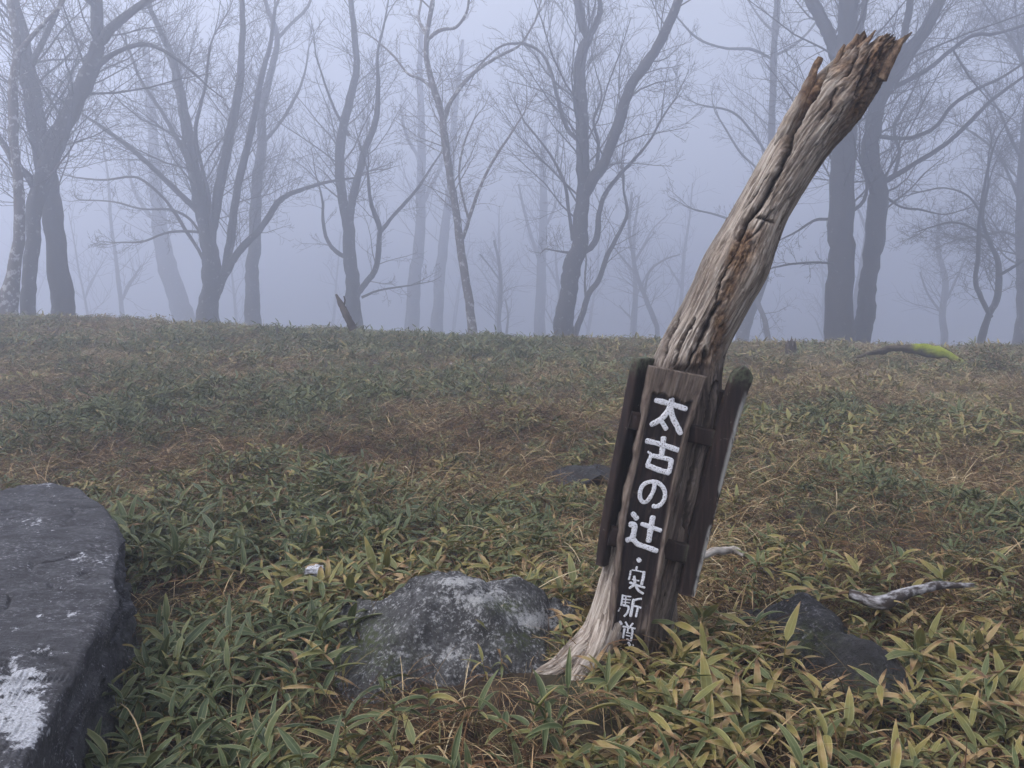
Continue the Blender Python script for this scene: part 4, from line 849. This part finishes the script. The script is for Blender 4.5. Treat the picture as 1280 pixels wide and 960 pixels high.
for i, kd in enumerate(kinds):
    Lv = Leaves()
    for k in range(VR.randint(6, 9)): sprig(Lv, VR.gauss(0, .085), VR.gauss(0, .085), kd)
    V, F, U = Lv.arr(); o = mesh('piece_%02d' % i, V, F, MAT_LEAF_I, parent=False, attrs={'luv': U}); pc.objects.link(o)
NG0 = len(kinds); NGR = 5
for i in range(NGR):
    Lv = Leaves()
    for k in range(70):
        x, y = VR.gauss(0, .10), VR.gauss(0, .10); L = VR.uniform(.06, .24); az = VR.uniform(0, 6.28)
        el = VR.uniform(-.1, .9) if k % 3 else VR.uniform(-.15, .25)
        Lv.leaf((x, y, VR.uniform(-.02, .05)), az, el, L, VR.uniform(.0016, .0042), VR.uniform(.2, 2.0), VR.uniform(.05, .95), VR.uniform(-1, 1), .1, 5, 2, VR.uniform(-1, 1))
    V, F, U = Lv.arr(); o = mesh('piece_%02d' % (NG0+i), V, F, MAT_STRAW, parent=False, attrs={'luv': U}); pc.objects.link(o)
# patches read from the photo: (px, py, radius m, kind)  kind: dry / green / yellow
PATCH = [(150, 590, .75, 'dry'), (60, 585, .8, 'dry'), (250, 620, .5, 'dry'), (235, 770, .32, 'dry'), (280, 840, .30, 'dry'), (330, 560, .6, 'dry'), (560, 560, .9, 'dry'), (640, 520, 1.0, 'dry'), (680, 600, .5, 'dry'),
         (560, 880, .30, 'dry'), (640, 930, .28, 'dry'), (300, 930, .22, 'dry'), (1130, 790, .38, 'dry'), (930, 720, .35, 'dry'), (600, 700, .3, 'dry'), (1010, 500, .9, 'dry'), (60, 500, 1.4, 'dry'), (1000, 620, .6, 'dry'), (480, 620, .5, 'dry'),
         (880, 760, .3, 'dry'), (720, 720, .25, 'dry'), (1040, 560, .7, 'dry'), (380, 460, 1.6, 'dry'),
         (350, 610, .75, 'green'), (200, 700, .45, 'green'), (420, 660, .5, 'green'), (190, 520, 1.3, 'green'), (330, 500, 1.2, 'green'), (500, 480, 1.6, 'green'), (380, 800, .35, 'green'), (190, 900, .3, 'green'), (640, 650, .5, 'green'), (1180, 640, .7, 'green'), (1030, 520, .9, 'green'), (500, 425, 2.2, 'green'), (640, 430, 2.2, 'green'),
         (430, 740, .25, 'yellow'), (500, 900, .35, 'yellow'), (750, 900, .5, 'yellow'), (900, 900, .5, 'yellow'), (1100, 930, .5, 'yellow'), (1000, 700, .4, 'yellow'), (1200, 560, .8, 'yellow'), (900, 620, .5, 'yellow'), (1150, 850, .4, 'yellow'), (650, 830, .3, 'yellow'), (1100, 480, 1.8, 'yellow'), (20, 475, .8, 'yellow')]
PA = [(GT(a_, b_, .05), r_, k_) for a_, b_, r_, k_ in PATCH]
pts = []; rs = np.random.RandomState(4)
N = 150000
yy = 0.75+rs.rand(N)*44; xx = (rs.rand(N)*2-1)*(yy*.86+2.5)
area = 0; dens_base = N/ (2*(.86*(44.75**2-.75**2)/2+2.5*44))
want = np.where(yy < 6, 62, np.where(yy < 11, 50, np.where(yy < 17.5, 46, 5)))*1.0
# importance: resample near region separately to reach the wished density
def cloud(y0, y1, dn, seed):
    r_ = np.random.RandomState(seed); A = (.86*(y1*y1-y0*y0)/2+2.5*(y1-y0))*2; n = int(A*dn*1.3)
    y = np.sqrt(y0*y0+r_.rand(n)*(y1*y1-y0*y0)); x = (r_.rand(n)*2-1)*(y*.86+2.5); return x, y, r_
XX, YY = [], []
for y0, y1, dn, sd_ in ((.7, 4, 92, 1), (4, 7, 105, 5), (7, 11, 95, 2), (11, 18.5, 62, 3), (18.5, 45, 3, 4)):
    x, y, r_ = cloud(y0, y1, dn/1.3, sd_); XX.append(x); YY.append(y)
xx = np.concatenate(XX); yy = np.concatenate(YY); N = len(xx)
zz = hgt(xx, yy)
dry = .25*vn(xx*.8, yy*.8, 0, 201)+.75*vn(xx*2.6, yy*2.6, 0, 202)-.08
yel = .6*vn(xx*.6, yy*.6, 0, 203)+.4*vn(xx*2., yy*2., 0, 204)+.10*np.clip(xx, -2, 2)
for P_, r_, k_ in PA:
    g_ = np.exp(-((xx-P_[0])**2+(yy-P_[1])**2)/(r_*r_))
    if k_ == 'dry': dry += (.80 if P_[1] < 3.6 else .38)*g_
    elif k_ == 'green': dry -= .9*g_; yel -= .7*g_
    else: yel += .8*g_; dry -= .25*g_
hole = np.zeros(N, bool)
def inside(o, shrink):                 # keep plants out of the rocks
    global hole
    V = np.array([v.co[:] for v in o.data.vertices]); 
    cx_, cy_ = V[:, 0].mean(), V[:, 1].mean()
    hi = V[V[:, 2] > hgt(V[:, 0], V[:, 1])+.04]; aa = np.arctan2(hi[:, 1]-cy_, hi[:, 0]-cx_); rr2 = np.hypot(hi[:, 0]-cx_, hi[:, 1]-cy_)
    bins = np.zeros(72); ib = ((aa+math.pi)/(2*math.pi)*72).astype(int) % 72; np.maximum.at(bins, ib, rr2)
    pa = np.arctan2(yy-cy_, xx-cx_); pr = np.hypot(xx-cx_, yy-cy_); hole |= pr < bins[((pa+math.pi)/(2*math.pi)*72).astype(int) % 72]*shrink+0*pr
for o in [q for q in S.objects if q.name.split('.')[0] in ('boulder', 'rock', 'stone') and q.type == 'MESH' and 'quartz' not in q.get('label', '')]:
    inside(o, 1.03 if o.name == 'boulder' else .93)
hole |= (np.hypot((xx-base_x)/.13, (yy-2.9)/.13) < 1) if (base_x := float(W(795, 850, 2.89)[0])) else hole
# sight lines kept open: nothing tall in front of the boulder edge, rock faces and the foot of the sign
pxx, pyy = PXP(np.stack([xx, yy, zz+.12], -1))
keep = np.ones(N)
keep = np.where((abs(pxx-565) < 150) & (pyy > 780) & (pyy < 880), .30, keep)
keep = np.where((abs(pxx-700) < 60) & (pyy > 815) & (pyy < 900), .30, keep)
keep = np.where((abs(pxx-1040) < 70) & (pyy > 800) & (pyy < 890), .5, keep)
u1 = rs.rand(N); isg = (u1 < np.clip(.48+.42*dry, .28, .80))
drop = (rs.rand(N) > keep) & ~isg | hole
kid = np.where(isg, NG0+rs.randint(0, NGR, N), 0)
q = yel+.35*rs.randn(N)
kid = np.where(~isg & (q < -.15), rs.randint(0, 4, N), kid); kid = np.where(~isg & (q >= -.15) & (q < .38), 4+rs.randint(0, 4, N), kid); kid = np.where(~isg & (q >= .38), 8+rs.randint(0, 3, N), kid)
kid = np.where(~isg & (dry > .15) & (rs.rand(N) < .35), 11+rs.randint(0, 2, N), kid)
hs_ = np.clip(1.0-.25*dry+.38*vn(xx*1.6, yy*1.6, 0, 231)+.18*vn(xx*.7, yy*.7, 0, 232), .5, 1.35)*(.75+.42*rs.rand(N))
scl = np.where(isg, .8+.6*rs.rand(N), hs_*.92*(1-.18*sst(2.2, 5, yy))*(1+.25*sst(10, 13, yy)))
scl = scl*np.where((abs(pxx-720) < 110) & (pyy > 780) & (pyy < 905), .62, 1)
tint = np.where(isg, .12*rs.randn(N)-.17+.22*vn(xx*1.3, yy*1.3, 0, 207), .05*rs.randn(N)+.05*np.clip(yel, -1, 1))
tint = tint + np.where(isg, .12*sst(6, 13, yy), .05+.12*sst(6, 13, yy))
rot = np.stack([.18*rs.randn(N), .18*rs.randn(N), rs.rand(N)*6.283], -1)
def scatter(name, sel, kind_label):
    n = int(sel.sum()); me = bpy.data.meshes.new(name); me.vertices.add(n)
    P = np.stack([xx[sel], yy[sel], zz[sel]+(.0)], -1).astype(np.float32); me.vertices.foreach_set('co', P.ravel())
    for nm, arr, ty in (('vid', kid[sel].astype(np.int32), 'INT'), ('scl', scl[sel].astype(np.float32), 'FLOAT'), ('tint', tint[sel].astype(np.float32), 'FLOAT')):
        t = me.attributes.new(nm, ty, 'POINT'); t.data.foreach_set('value', arr)
    t = me.attributes.new('rot', 'FLOAT_VECTOR', 'POINT'); t.data.foreach_set('vector', rot[sel].astype(np.float32).ravel())
    o = bpy.data.objects.new(name, me); COL.objects.link(o); o['kind'] = 'stuff'
    ng = bpy.data.node_groups.new(name+'_scatter', 'GeometryNodeTree')
    ng.interface.new_socket('Geometry', in_out='INPUT', socket_type='NodeSocketGeometry'); ng.interface.new_socket('Geometry', in_out='OUTPUT', socket_type='NodeSocketGeometry')
    gi = ng.nodes.new('NodeGroupInput'); go = ng.nodes.new('NodeGroupOutput'); ip = ng.nodes.new('GeometryNodeInstanceOnPoints'); ci = ng.nodes.new('GeometryNodeCollectionInfo')
    ci.inputs[0].default_value = pc; ci.inputs['Separate Children'].default_value = True; ci.inputs['Reset Children'].default_value = True
    def na(nm, ty):
        x = ng.nodes.new('GeometryNodeInputNamedAttribute'); x.data_type = ty; x.inputs[0].default_value = nm
        return [s_ for s_ in x.outputs if s_.enabled and s_.name == 'Attribute'][0]
    Lk = ng.links.new; Lk(gi.outputs[0], ip.inputs['Points']); Lk(ci.outputs[0], ip.inputs['Instance']); ip.inputs['Pick Instance'].default_value = True
    Lk(na('vid', 'INT'), ip.inputs['Instance Index']); e2r = ng.nodes.new('FunctionNodeEulerToRotation'); Lk(na('rot', 'FLOAT_VECTOR'), e2r.inputs[0]); Lk(e2r.outputs[0], ip.inputs['Rotation'])
    Lk(na('scl', 'FLOAT'), ip.inputs['Scale']); Lk(ip.outputs[0], go.inputs[0])
    md = o.modifiers.new('scatter', 'NODES'); md.node_group = ng; return o
scatter('dwarf_bamboo', ~isg & ~drop, 0)
scatter('withered_grass', isg & ~hole, 0)
# nearest sprays of dwarf bamboo, one by one -----------------------
def spray(px, py, kind, label, group, seed, sc_=1., n=None, h=None):
    VR.seed(seed); P_ = GT(px, py, .10); Lst = []
    root = tag(empty('bamboo_spray', (P_[0], P_[1], float(hgt(P_[0], P_[1])))), label, 'dwarf bamboo', group)
    h = h or VR.uniform(.09, .17); az0 = VR.uniform(0, 6.28); ln = VR.uniform(0, .5)
    base = np.array([0, 0, -.03]); top = np.array([math.cos(az0)*h*ln, math.sin(az0)*h*ln, h]); mid = (base+top)/2
    Lv = Leaves(); Lv.stem([base, mid, top], .0018, .55); V, F, U = Lv.arr(); mesh('stem', V, F, MAT_LEAF, root, attrs={'luv': U})
    n = n or VR.randint(5, 7)
    for i in range(n):
        t = 1-.4*(i//2)/3; b = base*(1-t)+top*t; az = az0+i*2.4+VR.uniform(-.5, .5); el = VR.uniform(-.15, .7) if i else VR.uniform(.5, 1.2)
        L = VR.uniform(.09, .145)*sc_; age = pick_age(kind); dead = age > .7; Lv = Leaves()
        Lv.leaf(b, az, el-(.4 if dead else 0), L, L*VR.uniform(.15, .20)*(.6 if dead else 1), VR.uniform(.3, 1.1), age, VR.uniform(-.5, .5), VR.uniform(.15, .5), 9, 5, VR.uniform(-.5, .5)*(2 if dead else 1))
        V, F, U = Lv.arr(); mesh('leaf', V, F, MAT_LEAF, root, attrs={'luv': U})
SP = [((810, 870), 'yellow', 'tall spray of dwarf bamboo standing right in front of the foot of the signpost', 1.15, .22),
      ((905, 880), 'yellow', 'pale-edged dwarf bamboo spray in front of the dark half-buried rock', 1.1, .18),
      ((480, 855), 'green', 'green dwarf bamboo spray overhanging the near left corner of the speckled rock', 1.1, .15),
      ((700, 745), 'yellow', 'yellowing dwarf bamboo spray between the speckled rock and the signpost', 1., .14),
      ((215, 895), 'green', 'dark green dwarf bamboo spray beside the white lichen end of the boulder', 1.2, .16),
      ((930, 790), 'mid', 'dwarf bamboo spray leaning over the left end of the dark half-buried rock', 1., .20),
      ((765, 850), 'yellow', 'upright dwarf bamboo spray touching the root of the signpost', 1., .15)]
for i, ((a_, b_), k_, lb, s_, h_) in enumerate(SP): spray(a_, b_, k_, lb, 'foreground dwarf bamboo sprays', 400+i, s_, None, h_*.7)
rq = random.Random(77); cnt = 0
groups = {0: ('dark green', 'green', 'dwarf bamboo in the lower left of the meadow'), 1: ('greenish brown', 'mid', 'dwarf bamboo at the bottom centre of the meadow'), 2: ('pale-edged yellow-green', 'yellow', 'dwarf bamboo in the lower right of the meadow')}
while cnt < 78:
    a_, b_ = rq.uniform(150, 1290), rq.uniform(690, 990)
    if (abs(a_-565) < 140 and 715 < b_ < 880) or (abs(a_-735) < 110 and b_ < 880) or (a_ < 250 and b_ < 780) or (abs(a_-1030) < 90 and 750 < b_ < 880) or (1050 < a_ < 1230 and 720 < b_ < 790): continue
    g_ = 0 if a_ < 470 else (1 if a_ < 760 else 2); ad, kd, gp = groups[g_]
    spray(a_, b_, kd, '%s dwarf bamboo spray %s' % (ad, {0: 'between the boulder and the speckled rock', 1: 'near the bottom edge below the signpost', 2: 'right of the signpost near the bottom edge'}[g_]), gp, 900+cnt); cnt += 1
# low shrub on the crest at far right
VR.seed(5); Lv = Leaves(); cs = W(1242, 448, 12.6); cs[2] = float(hgt(cs[0], cs[1])); root = tag(empty('low_shrub', cs), 'rounded low shrub of dull green and brown leaves on the crest at far right', 'shrub')
tw = Tubes()
for k in range(70):
    az = VR.uniform(0, 6.28); el = VR.uniform(.25, 1.5); L = VR.uniform(.25, .60); d = np.array([math.cos(az)*math.cos(el)*1.5, math.sin(az)*math.cos(el)*1.2, math.sin(el)*.85])*L
    tw.add([(0, 0, -.05), tuple(d*.5+np.array([VR.gauss(0, .03), 0, 0])), tuple(d)], [.006, .004, .002], 3)
    for j in range(26):
        q = d*VR.uniform(.5, 1.08)+np.array([VR.gauss(0, .06), VR.gauss(0, .06), VR.gauss(0, .04)])
        Lv.leaf(q, VR.uniform(0, 6.28), VR.uniform(-.6, 1), VR.uniform(.05, .10), VR.uniform(.014, .026), VR.uniform(.2, .9), VR.uniform(.15, .5) if VR.random() < .62 else VR.uniform(.8, 1.), VR.uniform(-1, 1), .3, 4, 3)
V, F, U = Lv.arr(); mesh('foliage', V, F, MAT_LEAF, root, attrs={'luv': U}); tw.build('stem', MAT_STUMP, root)
